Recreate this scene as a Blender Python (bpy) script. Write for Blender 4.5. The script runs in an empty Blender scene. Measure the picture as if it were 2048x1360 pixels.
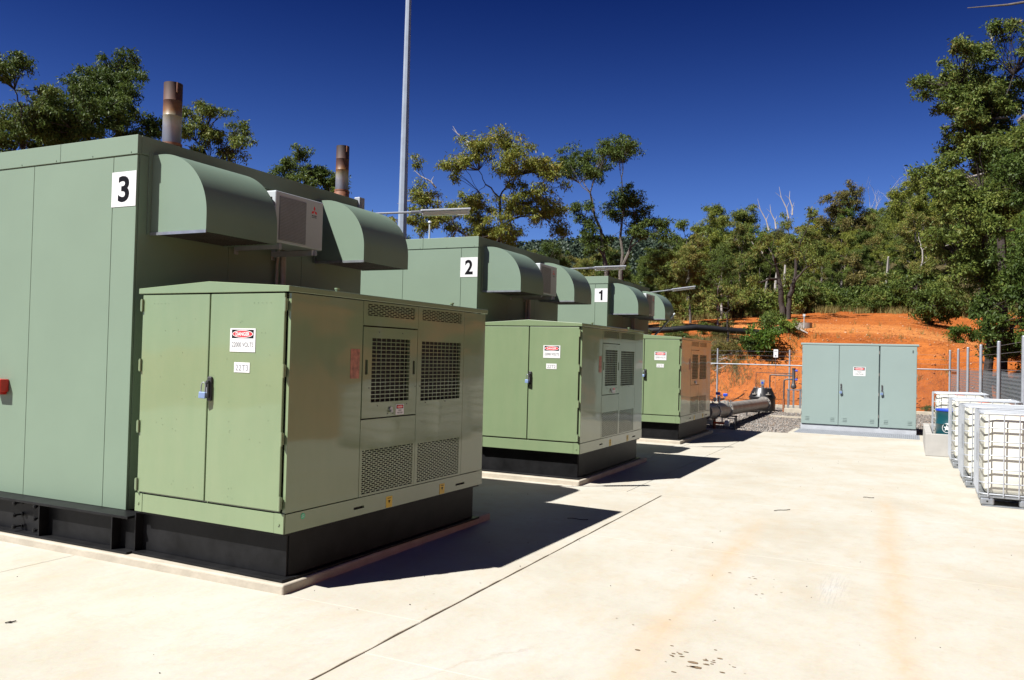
import bpy, math, random
import numpy as np
from mathutils import Vector, Matrix, noise
R = math.radians
S = bpy.context.scene
COL = S.collection

# ---------------------------------------------------------------- camera, sky, sun, exposure
cam = bpy.data.objects.new('camera', bpy.data.cameras.new('camera'))
COL.objects.link(cam)
cr = Vector((0.9004033, 0.4343131, 0.02541724))
cu = Vector((-0.01498815, -0.02742135, 0.99951159))
cf = Vector((-0.43479795, 0.90034449, 0.01818072))
M4 = Matrix(((cr.x, cu.x, -cf.x, 3.60885), (cr.y, cu.y, -cf.y, -4.17502), (cr.z, cu.z, -cf.z, 1.57), (0, 0, 0, 1)))
cam.matrix_world = M4
cam.data.sensor_width = 36
cam.data.lens = 1648.0 / 2048 * 36
cam.data.clip_start = 0.1
cam.data.clip_end = 3000
S.camera = cam

SUN_EL, SUN_AZ = R(50.6), R(214.1)
world = bpy.data.worlds.new('World')
S.world = world
world.use_nodes = True
wn = world.node_tree
sky = wn.nodes.new('ShaderNodeTexSky')
sky.sky_type = 'NISHITA'
sky.sun_disc = False
sky.sun_elevation = SUN_EL
sky.sun_rotation = SUN_AZ
sky.altitude = 600
sky.air_density = 1.0
sky.dust_density = 0.45
sky.ozone_density = 4.0
# clear dry air: the sky deepens evenly with height above the horizon, the same all round
wtc = wn.nodes.new('ShaderNodeTexCoord'); wsp = wn.nodes.new('ShaderNodeSeparateXYZ')
wn.links.new(wtc.outputs['Generated'], wsp.inputs[0])
wr = wn.nodes.new('ShaderNodeValToRGB'); wr.color_ramp.interpolation = 'B_SPLINE'
els = wr.color_ramp.elements
while len(els) < 5: els.new(0.5)
for e, (p_, c_) in zip(els, ((0.0, (0.50, 0.62, 0.95)), (0.12, (0.42, 0.56, 0.95)), (0.26, (0.15, 0.25, 0.58)), (0.42, (0.014, 0.055, 0.25)), (1.0, (0.012, 0.045, 0.22)))):
    e.position = p_; e.color = (*c_, 1)
wn.links.new(wsp.outputs[2], wr.inputs[0])
hs = wn.nodes.new('ShaderNodeMix'); hs.data_type = 'RGBA'; hs.blend_type = 'MULTIPLY'
hs.inputs[0].default_value = 1.0
wn.links.new(sky.outputs[0], hs.inputs[6]); wn.links.new(wr.outputs[0], hs.inputs[7])
bg = wn.nodes['Background']
wn.links.new(hs.outputs[2], bg.inputs['Color'])
bg.inputs['Strength'].default_value = 0.054

sun = bpy.data.objects.new('sun', bpy.data.lights.new('sun', 'SUN'))
COL.objects.link(sun)
sun.data.energy = 5.0
sun.data.angle = R(0.53)
sun.data.color = (1.0, 0.98, 0.94)
sun.rotation_euler = Vector((0.46, 0.68, -1.0)).to_track_quat('-Z', 'Y').to_euler()
S.view_settings.view_transform = 'Standard'
S.view_settings.look = 'None'
S.view_settings.gamma = 1
S.view_settings.use_curve_mapping = False
S.view_settings.exposure = 1.25
S.cycles.max_bounces = 8
S.cycles.transparent_max_bounces = 12

# ---------------------------------------------------------------- helpers
def empty(name, loc=(0, 0, 0), rz=0.0, label=None, cat=None, group=None):
    o = bpy.data.objects.new(name, None)
    o.empty_display_size = 0.2
    COL.objects.link(o)
    o.location = loc
    o.rotation_euler = (0, 0, rz)
    return tag(o, label, cat, group)

def tag(o, label=None, cat=None, group=None, kind=None):
    if label: o['label'] = label
    if cat: o['category'] = cat
    if group: o['group'] = group
    if kind: o['kind'] = kind
    return o

def children(o):
    return [c for c in COL.objects if c.parent == o]

def copy_tree(o, parent=None, kids=None):
    if kids is None:
        kids = {}
        for c in COL.objects:
            if c.parent: kids.setdefault(c.parent.name, []).append(c)
    c = o.copy()
    COL.objects.link(c)
    c.parent = parent
    for ch in kids.get(o.name, []):
        copy_tree(ch, c, kids)
    return c

class MB:
    def __init__(s):
        s.v = []; s.f = []; s.m = []
    def add(s, vs, fs, mi=0):
        n = len(s.v); s.v += [tuple(v) for v in vs]
        s.f += [tuple(i + n for i in f) for f in fs]; s.m += [mi] * len(fs)
        return s
    def box(s, x0, x1, y0, y1, z0, z1, mi=0):
        v = [(x, y, z) for x in (x0, x1) for y in (y0, y1) for z in (z0, z1)]
        return s.add(v, [(0, 1, 3, 2), (4, 6, 7, 5), (0, 4, 5, 1), (2, 3, 7, 6), (0, 2, 6, 4), (1, 5, 7, 3)], mi)
    def tube(s, pts, rad, n=10, mi=0, cap=True):
        pts = [Vector(p) for p in pts]
        if not isinstance(rad, (list, tuple)): rad = [rad] * len(pts)
        vs = []; fs = []
        ref = None
        for i, p in enumerate(pts):
            if i == 0: t = pts[1] - p
            elif i == len(pts) - 1: t = p - pts[i - 1]
            else: t = (pts[i + 1] - p).normalized() + (p - pts[i - 1]).normalized()
            if t.length < 1e-9: t = Vector((0, 0, 1))
            t.normalize()
            if ref is None:
                ref = Vector((0, 0, 1)) if abs(t.z) < 0.9 else Vector((1, 0, 0))
            u = (ref - t * ref.dot(t))
            if u.length < 1e-4: u = Vector((1, 0, 0)) - t * t.x
            u.normalize(); w = t.cross(u); ref = u
            for k in range(n):
                a = 2 * math.pi * k / n
                vs.append(p + (u * math.cos(a) + w * math.sin(a)) * rad[i])
        for i in range(len(pts) - 1):
            for k in range(n):
                a = i * n + k; b = i * n + (k + 1) % n
                fs.append((a, b, b + n, a + n))
        if cap:
            fs.append(tuple(range(n))[::-1]); fs.append(tuple((len(pts) - 1) * n + k for k in range(n)))
        return s.add(vs, fs, mi)
    def cyl(s, p0, p1, r, n=16, mi=0):
        return s.tube([p0, p1], r, n, mi)
    def lathe(s, prof, cx, cy, n=24, mi=0, cap=True):
        vs = []; fs = []
        for r, z in prof:
            for k in range(n):
                a = 2 * math.pi * k / n
                vs.append((cx + r * math.cos(a), cy + r * math.sin(a), z))
        for i in range(len(prof) - 1):
            for k in range(n):
                a = i * n + k; b = i * n + (k + 1) % n
                fs.append((a, b, b + n, a + n))
        if cap:
            fs.append(tuple(range(n))[::-1]); fs.append(tuple((len(prof) - 1) * n + k for k in range(n)))
        return s.add(vs, fs, mi)
    def prism(s, prof, y0, y1, mi=0, axis='y'):
        # profile given in the plane across the axis, extruded along it
        n = len(prof)
        if axis == 'y': vs = [(a, y0, b) for a, b in prof] + [(a, y1, b) for a, b in prof]
        elif axis == 'x': vs = [(y0, a, b) for a, b in prof] + [(y1, a, b) for a, b in prof]
        else: vs = [(a, b, y0) for a, b in prof] + [(a, b, y1) for a, b in prof]
        fs = [tuple(range(n)), tuple(range(n, 2 * n))[::-1]]
        fs += [(i, (i + 1) % n, n + (i + 1) % n, n + i) for i in range(n)]
        return s.add(vs, fs, mi)
    def build(s, name, mats, parent=None, bevel=0, smooth=False, loc=None, seg=2):
        me = bpy.data.meshes.new(name)
        me.from_pydata(s.v, [], s.f)
        if not isinstance(mats, (list, tuple)): mats = [mats]
        for m in mats: me.materials.append(m)
        if len(mats) > 1: me.polygons.foreach_set('material_index', s.m)
        import bmesh
        bm = bmesh.new(); bm.from_mesh(me)
        bmesh.ops.recalc_face_normals(bm, faces=bm.faces)
        bm.to_mesh(me); bm.free()
        if smooth:
            me.polygons.foreach_set('use_smooth', [True] * len(me.polygons))
            try: me.set_sharp_from_angle(angle=R(40))
            except Exception: pass
        me.update()
        o = bpy.data.objects.new(name, me)
        COL.objects.link(o)
        o.parent = parent
        if loc: o.location = loc
        if bevel:
            b = o.modifiers.new('bevel', 'BEVEL')
            b.width = bevel; b.segments = seg; b.limit_method = 'ANGLE'; b.angle_limit = R(40)
        return o

def link_copy(o, parent, loc=(0, 0, 0), rot=None):
    c = o.copy(); COL.objects.link(c); c.parent = parent; c.location = loc
    if rot is not None: c.rotation_euler = rot
    return c

_glyph = {}
def text_geo(body, bold=0.0):
    key = (body, bold)
    if key not in _glyph:
        cu_ = bpy.data.curves.new('t', 'FONT'); cu_.body = body; cu_.offset = bold; cu_.resolution_u = 4
        o = bpy.data.objects.new('t', cu_)
        me = bpy.data.meshes.new_from_object(o)
        vs = [v.co.copy() for v in me.vertices]; fs = [tuple(p.vertices) for p in me.polygons]
        bpy.data.objects.remove(o); bpy.data.curves.remove(cu_); bpy.data.meshes.remove(me)
        x0 = min(v.x for v in vs); x1 = max(v.x for v in vs); y0 = min(v.y for v in vs); y1 = max(v.y for v in vs)
        _glyph[key] = ([((v.x - x0) / (x1 - x0), (v.y - y0) / (y1 - y0)) for v in vs], fs)
    return _glyph[key]

def text(mb, body, org, ux, uz, w, h, bold=0.0, mi=0):
    # lettering laid on a plate: org lower left corner, ux and uz directions of writing and height
    vs, fs = text_geo(body, bold)
    org = Vector(org); ux = Vector(ux); uz = Vector(uz)
    mb.add([org + ux * (a * w) + uz * (b * h) for a, b in vs], fs, mi)

def ellipse(mb, c, ux, uz, a, b, n=32, mi=0):
    c = Vector(c); ux = Vector(ux); uz = Vector(uz)
    mb.add([c + ux * (a * math.cos(2 * math.pi * k / n)) + uz * (b * math.sin(2 * math.pi * k / n)) for k in range(n)], [tuple(range(n))], mi)

# ---------------------------------------------------------------- materials
def nodes(name):
    m = bpy.data.materials.new(name); m.use_nodes = True
    nt = m.node_tree
    return m, nt, nt.nodes['Principled BSDF']
def N(nt, t, **kw):
    n = nt.nodes.new(t)
    for k, v in kw.items(): setattr(n, k, v)
    return n
def noise_tex(nt, scale, detail=4, rough=0.55, coord='Object', vec=None, stretch=None):
    n = N(nt, 'ShaderNodeTexNoise'); n.inputs['Scale'].default_value = scale
    n.inputs['Detail'].default_value = detail; n.inputs['Roughness'].default_value = rough
    if vec is None:
        tc = N(nt, 'ShaderNodeTexCoord'); vec = tc.outputs[coord]
    if stretch:
        mp = N(nt, 'ShaderNodeMapping'); mp.inputs['Scale'].default_value = stretch
        nt.links.new(vec, mp.inputs[0]); vec = mp.outputs[0]
    nt.links.new(vec, n.inputs['Vector'])
    return n
def ramp(nt, src, stops):
    r = N(nt, 'ShaderNodeValToRGB')
    el = r.color_ramp.elements
    while len(el) < len(stops): el.new(0.5)
    for e, (p, c) in zip(el, stops):
        e.position = p; e.color = tuple(c) + (1,) if len(c) == 3 else c
    nt.links.new(src, r.inputs[0])
    return r
def mixc(nt, fac, a, b, mode='MIX'):
    m = N(nt, 'ShaderNodeMix', data_type='RGBA', blend_type=mode)
    for i, v in ((0, fac), (6, a), (7, b)):
        if hasattr(v, 'is_linked') or hasattr(v, 'links'): nt.links.new(v, m.inputs[i])
        else: m.inputs[i].default_value = v if i == 0 else (tuple(v) + (1,) if len(v) == 3 else v)
    return m.outputs[2]
def math_(nt, op, a, b=None, clamp=False):
    m = N(nt, 'ShaderNodeMath', operation=op); m.use_clamp = clamp
    for i, v in enumerate((a, b)):
        if v is None: continue
        if hasattr(v, 'links'): nt.links.new(v, m.inputs[i])
        else: m.inputs[i].default_value = v
    return m.outputs[0]
def bump(nt, bsdf, h, strength=0.2, dist=0.01):
    b = N(nt, 'ShaderNodeBump'); b.inputs['Strength'].default_value = strength; b.inputs['Distance'].default_value = dist
    nt.links.new(h, b.inputs['Height']); nt.links.new(b.outputs[0], bsdf.inputs['Normal'])
def var_mat(name, c, rough=0.5, metal=0.0, amt=0.12, scale=3.0, bstr=0.0, bscale=60, spec=0.5, coat=0.0, coat_r=0.05, dist=0.002):
    m, nt, b = nodes(name)
    n = noise_tex(nt, scale, 5, 0.6)
    lo = [x * (1 - amt) for x in c]; hi = [min(1, x * (1 + amt)) for x in c]
    r = ramp(nt, n.outputs[0], [(0.3, lo), (0.7, hi)])
    nt.links.new(r.outputs[0], b.inputs['Base Color'])
    b.inputs['Roughness'].default_value = rough; b.inputs['Metallic'].default_value = metal
    b.inputs['Specular IOR Level'].default_value = spec
    b.inputs['Coat Weight'].default_value = coat; b.inputs['Coat Roughness'].default_value = coat_r
    if bstr:
        n2 = noise_tex(nt, bscale, 3, 0.5); bump(nt, b, n2.outputs[0], bstr, dist)
    return m

MAT = {}
MAT['shelter'] = var_mat('pale_green_cladding', (0.130, 0.180, 0.127), 0.55, amt=0.04, scale=1.5, bstr=0.10, bscale=1.2, dist=0.01)
MAT['hood'] = var_mat('hood_green', (0.130, 0.180, 0.132), 0.45, amt=0.04, scale=2, bstr=0.06, bscale=2, dist=0.01)
def gloss_paint(name, c):
    m, nt, b = nodes(name)
    n = noise_tex(nt, 1.3, 4, 0.6)
    n2 = noise_tex(nt, 9.0, 5, 0.65, stretch=(1, 1, 0.25))
    r = ramp(nt, n.outputs[0], [(0.3, [x * 0.95 for x in c]), (0.7, [x * 1.05 for x in c])])
    dust = mixc(nt, math_(nt, 'MULTIPLY', n2.outputs[0], 0.12), r.outputs[0], (0.42, 0.36, 0.24))
    nt.links.new(dust, b.inputs['Base Color'])
    b.inputs['Roughness'].default_value = 0.38
    b.inputs['Specular IOR Level'].default_value = 0.25
    b.inputs['Coat Weight'].default_value = 0.8
    b.inputs['Coat Roughness'].default_value = 0.055
    big = noise_tex(nt, 0.9, 2, 0.5)
    bump(nt, b, big.outputs[0], 0.5, 0.022)
    nt.links.new(b.inputs['Normal'].links[0].from_socket, b.inputs['Coat Normal'])
    return m
MAT['cabinet'] = gloss_paint('olive_green_gloss_paint', (0.129, 0.184, 0.096))
MAT['grey_green'] = var_mat('grey_green_powdercoat', (0.192, 0.246, 0.230), 0.4, amt=0.03, scale=1, bstr=0.1, bscale=1.5, dist=0.01)
MAT['black'] = var_mat('black_painted_steel', (0.007, 0.007, 0.0075), 0.45, amt=0.5, scale=6, bstr=0.15, bscale=25, dist=0.002, spec=0.15)
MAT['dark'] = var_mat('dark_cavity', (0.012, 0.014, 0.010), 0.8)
MAT['core_dark'] = var_mat('cabinet_core_painted_dark', (0.009, 0.010, 0.006), 0.8, bstr=0.5, bscale=200)  # near-black core box; its colour supplies the shade seen through the vents
MAT['rubber'] = var_mat('black_rubber', (0.015, 0.015, 0.016), 0.6)
MAT['white_sign'] = var_mat('white_sign_plate', (0.533, 0.533, 0.525), 0.35, amt=0.02)
MAT['black_ink'] = var_mat('black_lettering', (0.004, 0.004, 0.005), 0.5, spec=0.1)
MAT['engraved'] = var_mat('pale_engraving', (0.16, 0.16, 0.17), 0.5, spec=0.1)
MAT['red_ink'] = var_mat('red_lettering', (0.65, 0.02, 0.025), 0.4, amt=0.05)
MAT['grey_ink'] = var_mat('grey_engraving', (0.05, 0.05, 0.055), 0.5, spec=0.1)
MAT['yellow'] = var_mat('yellow_sticker', (0.55, 0.38, 0.015), 0.4, amt=0.05)
MAT['teal_sticker'] = var_mat('green_sticker', (0.02, 0.42, 0.20), 0.4)
MAT['redwhite'] = var_mat('faded_red_label', (0.26, 0.10, 0.065), 0.5, amt=0.5, scale=22)
MAT['red'] = var_mat('red_enamel', (0.42, 0.018, 0.012), 0.3)
MAT['white_plastic'] = var_mat('white_casing', (0.37, 0.40, 0.41), 0.35, amt=0.04)
MAT['grey_plastic'] = var_mat('grey_fan_grille', (0.15, 0.165, 0.175), 0.5, amt=0.1, scale=20)
MAT['galv'] = var_mat('galvanised_steel', (0.30, 0.32, 0.34), 0.38, metal=0.75, amt=0.18, scale=14)
MAT['galv_dull'] = var_mat('dull_galvanised_steel', (0.27, 0.285, 0.31), 0.5, metal=0.35, amt=0.12, scale=8)
MAT['galv_bright'] = var_mat('bright_galvanised_sheet', (0.36, 0.38, 0.41), 0.35, metal=0.35, amt=0.08, scale=6)
MAT['plinth'] = var_mat('galvanised_plinth_sheet', (0.33, 0.345, 0.37), 0.55, metal=0.1, amt=0.10, scale=5)
MAT['mast'] = var_mat('galvanised_mast', (0.27, 0.315, 0.37), 0.45, metal=0.3, amt=0.10, scale=4)
MAT['wire'] = var_mat('wire_steel', (0.22, 0.22, 0.23), 0.4, metal=0.6)
MAT['brass'] = var_mat('blue_grey_padlock', (0.20, 0.28, 0.46), 0.3, metal=0.3)
MAT['pipe_grey'] = var_mat('weathered_grey_pipe', (0.235, 0.215, 0.19), 0.5, metal=0.2, amt=0.25, scale=5, bstr=0.2, bscale=20)
MAT['pipe_dark'] = var_mat('dark_grey_pipe', (0.045, 0.040, 0.040), 0.45, amt=0.3, scale=8)
MAT['poly'] = var_mat('black_polythene', (0.010, 0.010, 0.011), 0.38, amt=0.3, scale=3)
MAT['rust'] = var_mat('rusty_steel', (0.17, 0.06, 0.025), 0.7, amt=0.5, scale=14)
MAT['blue'] = var_mat('blue_plastic', (0.01, 0.045, 0.35), 0.35)
MAT['tealdrum'] = var_mat('dark_teal_drum', (0.004, 0.042, 0.052), 0.3, amt=0.1)
MAT['orange_pl'] = var_mat('orange_red_fitting', (0.60, 0.10, 0.03), 0.4)
MAT['concrete_kerb'] = var_mat('concrete_kerb', (0.326, 0.289, 0.229), 0.85, amt=0.15, scale=5, bstr=0.5, bscale=40, dist=0.006)
MAT['concrete_block'] = var_mat('smooth_grey_concrete', (0.296, 0.285, 0.266), 0.8, amt=0.12, scale=3, bstr=0.25, bscale=30, dist=0.004)
MAT['glass'] = None

def exhaust_mat():
    m, nt, b = nodes('heat_stained_exhaust')
    tc = N(nt, 'ShaderNodeTexCoord'); sp = N(nt, 'ShaderNodeSeparateXYZ'); nt.links.new(tc.outputs['Object'], sp.inputs[0])
    n = noise_tex(nt, 9, 5, 0.65, stretch=(1, 1, 0.5))
    z = math_(nt, 'ADD', sp.outputs[2], math_(nt, 'MULTIPLY', math_(nt, 'SUBTRACT', n.outputs[0], 0.5), 0.16))
    zz = math_(nt, 'MULTIPLY', z, 1 / 0.80)
    r = ramp(nt, zz, [(0.0, (0.18, 0.18, 0.19)), (0.25, (0.30, 0.30, 0.31)), (0.36, (0.20, 0.175, 0.12)), (0.44, (0.15, 0.065, 0.015)), (0.56, (0.065, 0.020, 0.008)), (0.76, (0.038, 0.014, 0.008)), (1.0, (0.02, 0.010, 0.008))])
    nt.links.new(r.outputs[0], b.inputs['Base Color'])
    rr = ramp(nt, zz, [(0.22, (0.6,) * 3), (0.34, (0.0,) * 3)]); nt.links.new(rr.outputs[0], b.inputs['Metallic'])
    r2 = ramp(nt, zz, [(0.35, (0.35,) * 3), (0.6, (0.7,) * 3)]); nt.links.new(r2.outputs[0], b.inputs['Roughness'])
    bump(nt, b, n.outputs[0], 0.3, 0.004)
    return m
MAT['exhaust'] = exhaust_mat()

def concrete_mat():
    m, nt, b = nodes('pale_concrete_paving')
    tc = N(nt, 'ShaderNodeTexCoord'); gv = N(nt, 'ShaderNodeNewGeometry').outputs['Position']
    sp = N(nt, 'ShaderNodeSeparateXYZ'); nt.links.new(gv, sp.inputs[0]); X, Y = sp.outputs[0], sp.outputs[1]
    n1 = noise_tex(nt, 0.9, 6, 0.62, vec=gv)
    n2 = noise_tex(nt, 5.5, 6, 0.7, vec=gv, stretch=(1, 0.45, 1))
    n3 = noise_tex(nt, 45, 4, 0.7, vec=gv)
    base = ramp(nt, n1.outputs[0], [(0.30, (0.310, 0.285, 0.232)), (0.52, (0.350, 0.333, 0.286)), (0.75, (0.365, 0.357, 0.325))]).outputs[0]
    st = ramp(nt, n2.outputs[0], [(0.50, (0,) * 3), (0.74, (1,) * 3)]).outputs[0]
    c = mixc(nt, math_(nt, 'MULTIPLY', st, 0.35), base, (0.348, 0.266, 0.170))
    # rusty tyre tracks running away from the camera
    def band(a, b_, w, y0, y1, wob=0.12):
        cx = math_(nt, 'ADD', math_(nt, 'MULTIPLY', Y, b_), a)
        cx = math_(nt, 'ADD', cx, math_(nt, 'MULTIPLY', math_(nt, 'SUBTRACT', n1.outputs[0], 0.5), wob * 2))
        d = math_(nt, 'ABSOLUTE', math_(nt, 'SUBTRACT', X, cx))
        k = math_(nt, 'SUBTRACT', 1.0, math_(nt, 'DIVIDE', d, w), True)
        k = math_(nt, 'MULTIPLY', k, math_(nt, 'MULTIPLY', math_(nt, 'SUBTRACT', Y, y0), 1.2, True), True)
        return math_(nt, 'MULTIPLY', k, math_(nt, 'MULTIPLY', math_(nt, 'SUBTRACT', y1, Y), 0.7, True), True)
    t1 = band(2.36, -0.01, 0.17, -2.5, 4.8)
    t2 = band(3.62, -0.035, 0.15, -1.5, 7.0)
    tr = math_(nt, 'MULTIPLY', math_(nt, 'MAXIMUM', t1, t2), math_(nt, 'MULTIPLY', n2.outputs[0], 0.75))
    c = mixc(nt, tr, c, (0.370, 0.244, 0.126))
    # scrubbed grey scratches
    sx = math_(nt, 'SUBTRACT', 1.0, math_(nt, 'DIVIDE', math_(nt, 'ABSOLUTE', math_(nt, 'SUBTRACT', X, 3.15)), 0.13), True)
    sy = math_(nt, 'SUBTRACT', 1.0, math_(nt, 'DIVIDE', math_(nt, 'ABSOLUTE', math_(nt, 'SUBTRACT', Y, 1.98)), 0.55), True)
    sc = noise_tex(nt, 10, 3, 0.6, vec=gv, stretch=(9, 0.5, 1))
    sm = math_(nt, 'MULTIPLY', math_(nt, 'MULTIPLY', sx, sy), ramp(nt, sc.outputs[0], [(0.5, (0,) * 3), (0.56, (1,) * 3)]).outputs[0])
    c = mixc(nt, math_(nt, 'MULTIPLY', sm, 1.0, True), c, (0.20, 0.20, 0.18))
    c = mixc(nt, math_(nt, 'MULTIPLY', math_(nt, 'MULTIPLY', sx, sy), 0.5, True), c, (0.42, 0.42, 0.42))
    # small dark specks
    vo = N(nt, 'ShaderNodeTexVoronoi'); vo.inputs['Scale'].default_value = 2.3; nt.links.new(gv, vo.inputs['Vector'])
    sk = ramp(nt, vo.outputs['Distance'], [(0.014, (1,) * 3), (0.024, (0,) * 3)]).outputs[0]
    c = mixc(nt, math_(nt, 'MULTIPLY', sk, 0.75), c, (0.12, 0.09, 0.06))
    n4 = noise_tex(nt, 2.2, 8, 0.75, vec=gv, stretch=(1, 0.6, 1))
    c = mixc(nt, math_(nt, 'MULTIPLY', ramp(nt, n4.outputs[0], [(0.46, (0,) * 3), (0.60, (1,) * 3)]).outputs[0], 0.24), c, (0.33, 0.275, 0.20))
    n5 = noise_tex(nt, 7.0, 6, 0.8, vec=gv)
    c = mixc(nt, math_(nt, 'MULTIPLY', ramp(nt, n5.outputs[0], [(0.50, (0,) * 3), (0.66, (1,) * 3)]).outputs[0], 0.24), c, (0.26, 0.22, 0.17))
    wv = N(nt, 'ShaderNodeTexVoronoi', feature='DISTANCE_TO_EDGE'); wv.inputs['Scale'].default_value = 0.42
    wp = mixc(nt, 0.12, gv, noise_tex(nt, 3.0, 5, 0.7, vec=gv).outputs[1]); nt.links.new(wp, wv.inputs['Vector'])
    ck = ramp(nt, wv.outputs['Distance'], [(0.0, (1,) * 3), (0.0035, (0,) * 3)]).outputs[0]
    c = mixc(nt, math_(nt, 'MULTIPLY', math_(nt, 'MULTIPLY', ck, ramp(nt, n1.outputs[0], [(0.55, (0,) * 3), (0.66, (1,) * 3)]).outputs[0]), 0.3), c, (0.22, 0.17, 0.12))
    c = mixc(nt, 0.10, c, n3.outputs[1], 'OVERLAY')
    nt.links.new(c, b.inputs['Base Color'])
    b.inputs['Roughness'].default_value = 0.78
    b.inputs['Specular IOR Level'].default_value = 0.3
    h = math_(nt, 'ADD', math_(nt, 'MULTIPLY', n3.outputs[0], 0.5), n2.outputs[0])
    bump(nt, b, h, 0.25, 0.006)
    return m
MAT['concrete'] = concrete_mat()

def gravel_mat():
    m, nt, b = nodes('crushed_rock')
    gv = N(nt, 'ShaderNodeNewGeometry').outputs['Position']
    vo = N(nt, 'ShaderNodeTexVoronoi'); vo.inputs['Scale'].default_value = 26; nt.links.new(gv, vo.inputs['Vector'])
    n = noise_tex(nt, 3, 4, 0.6, vec=gv)
    r = ramp(nt, vo.outputs['Color'], [(0.1, (0.045, 0.04, 0.038)), (0.5, (0.14, 0.125, 0.11)), (0.9, (0.27, 0.245, 0.22))])
    c = mixc(nt, math_(nt, 'MULTIPLY', n.outputs[0], 0.4), r.outputs[0], (0.20, 0.135, 0.085))
    nt.links.new(c, b.inputs['Base Color']); b.inputs['Roughness'].default_value = 0.9
    bump(nt, b, math_(nt, 'SUBTRACT', 1.0, vo.outputs['Distance']), 1.0, 0.03)
    return m
MAT['gravel'] = gravel_mat()
def stone_mat(name, stops):
    m, nt, b = nodes(name)
    g = N(nt, 'ShaderNodeNewGeometry')
    r = ramp(nt, g.outputs['Random Per Island'], stops)
    nt.links.new(r.outputs[0], b.inputs['Base Color']); b.inputs['Roughness'].default_value = 0.85
    return m
MAT['stones'] = stone_mat('loose_stones', [(0.0, (0.06, 0.055, 0.05)), (0.35, (0.14, 0.13, 0.118)), (0.7, (0.26, 0.235, 0.215)), (1.0, (0.21, 0.145, 0.10))])
MAT['clods'] = stone_mat('earth_clods', [(0.0, (0.22, 0.060, 0.013)), (0.75, (0.33, 0.105, 0.024)), (0.95, (0.34, 0.17, 0.075)), (1.0, (0.40, 0.32, 0.24))])

def earth_mat():
    m, nt, b = nodes('orange_earth')
    gv = N(nt, 'ShaderNodeNewGeometry').outputs['Position']
    n1 = noise_tex(nt, 0.35, 6, 0.62, vec=gv)
    n2 = noise_tex(nt, 3.5, 7, 0.7, vec=gv)
    n3 = noise_tex(nt, 16, 5, 0.7, vec=gv)
    c = ramp(nt, n1.outputs[0], [(0.30, (0.25, 0.064, 0.013)), (0.52, (0.35, 0.100, 0.020)), (0.75, (0.43, 0.145, 0.036))]).outputs[0]
    c = mixc(nt, ramp(nt, n2.outputs[0], [(0.42, (0,) * 3), (0.68, (0.6,) * 3)]).outputs[0], c, (0.15, 0.040, 0.012))
    c = mixc(nt, ramp(nt, n3.outputs[0], [(0.62, (0,) * 3), (0.75, (0.5,) * 3)]).outputs[0], c, (0.370, 0.185, 0.081))
    tk = N(nt, 'ShaderNodeAttribute'); tk.attribute_name = 'track'
    c = mixc(nt, math_(nt, 'MULTIPLY', tk.outputs['Fac'], math_(nt, 'ADD', n2.outputs[0], 0.25), True), c, (0.50, 0.21, 0.065))
    # leaf litter and dry grass, where the forest floor begins
    at = N(nt, 'ShaderNodeAttribute'); at.attribute_name = 'litter'
    k = math_(nt, 'ADD', at.outputs['Fac'], math_(nt, 'MULTIPLY', math_(nt, 'SUBTRACT', n2.outputs[0], 0.5), 0.9), True)
    k = ramp(nt, k, [(0.4, (0,) * 3), (0.62, (1,) * 3)]).outputs[0]
    lit = ramp(nt, n3.outputs[0], [(0.3, (0.03, 0.026, 0.012)), (0.55, (0.075, 0.060, 0.026)), (0.75, (0.13, 0.10, 0.05))]).outputs[0]
    c = mixc(nt, k, c, lit)
    nt.links.new(c, b.inputs['Base Color']); b.inputs['Roughness'].default_value = 0.95
    b.inputs['Specular IOR Level'].default_value = 0.1
    bump(nt, b, math_(nt, 'ADD', n2.outputs[0], math_(nt, 'MULTIPLY', n3.outputs[0], 0.6)), 0.9, 0.14)
    return m
MAT['earth'] = earth_mat()

def leaf_mat(name, stops, trans=0.28):
    m, nt, b = nodes(name)
    g = N(nt, 'ShaderNodeNewGeometry'); oi = N(nt, 'ShaderNodeObjectInfo')
    n = noise_tex(nt, 0.9, 3, 0.6, vec=g.outputs['Position'])
    f = math_(nt, 'ADD', math_(nt, 'MULTIPLY', g.outputs['Random Per Island'], 0.55), math_(nt, 'MULTIPLY', n.outputs[0], 0.75))
    f = math_(nt, 'ADD', f, math_(nt, 'MULTIPLY', math_(nt, 'SUBTRACT', oi.outputs['Random'], 0.5), 0.65))
    f = math_(nt, 'SUBTRACT', f, 0.15, True)
    r = ramp(nt, f, stops)
    nt.links.new(r.outputs[0], b.inputs['Base Color'])
    b.inputs['Roughness'].default_value = 0.55
    b.inputs['Specular IOR Level'].default_value = 0.18
    t = N(nt, 'ShaderNodeBsdfTranslucent'); nt.links.new(r.outputs[0], t.inputs[0])
    mx = N(nt, 'ShaderNodeMixShader'); mx.inputs[0].default_value = trans
    out = nt.nodes['Material Output']
    nt.links.new(b.outputs[0], mx.inputs[1]); nt.links.new(t.outputs[0], mx.inputs[2]); nt.links.new(mx.outputs[0], out.inputs[0])
    return m
MAT['leaf_gum'] = leaf_mat('gum_leaves_olive', [(0.0, (0.034, 0.056, 0.010)), (0.4, (0.085, 0.118, 0.022)), (0.75, (0.145, 0.165, 0.034)), (1.0, (0.22, 0.165, 0.050))])
MAT['leaf_dark'] = leaf_mat('marri_leaves_dark_green', [(0.0, (0.028, 0.050, 0.009)), (0.45, (0.068, 0.100, 0.018)), (0.8, (0.125, 0.148, 0.032)), (1.0, (0.20, 0.145, 0.045))])
MAT['leaf_brt'] = leaf_mat('bright_green_leaves', [(0.0, (0.028, 0.062, 0.008)), (0.5, (0.070, 0.125, 0.016)), (1.0, (0.13, 0.17, 0.03))])
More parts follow.
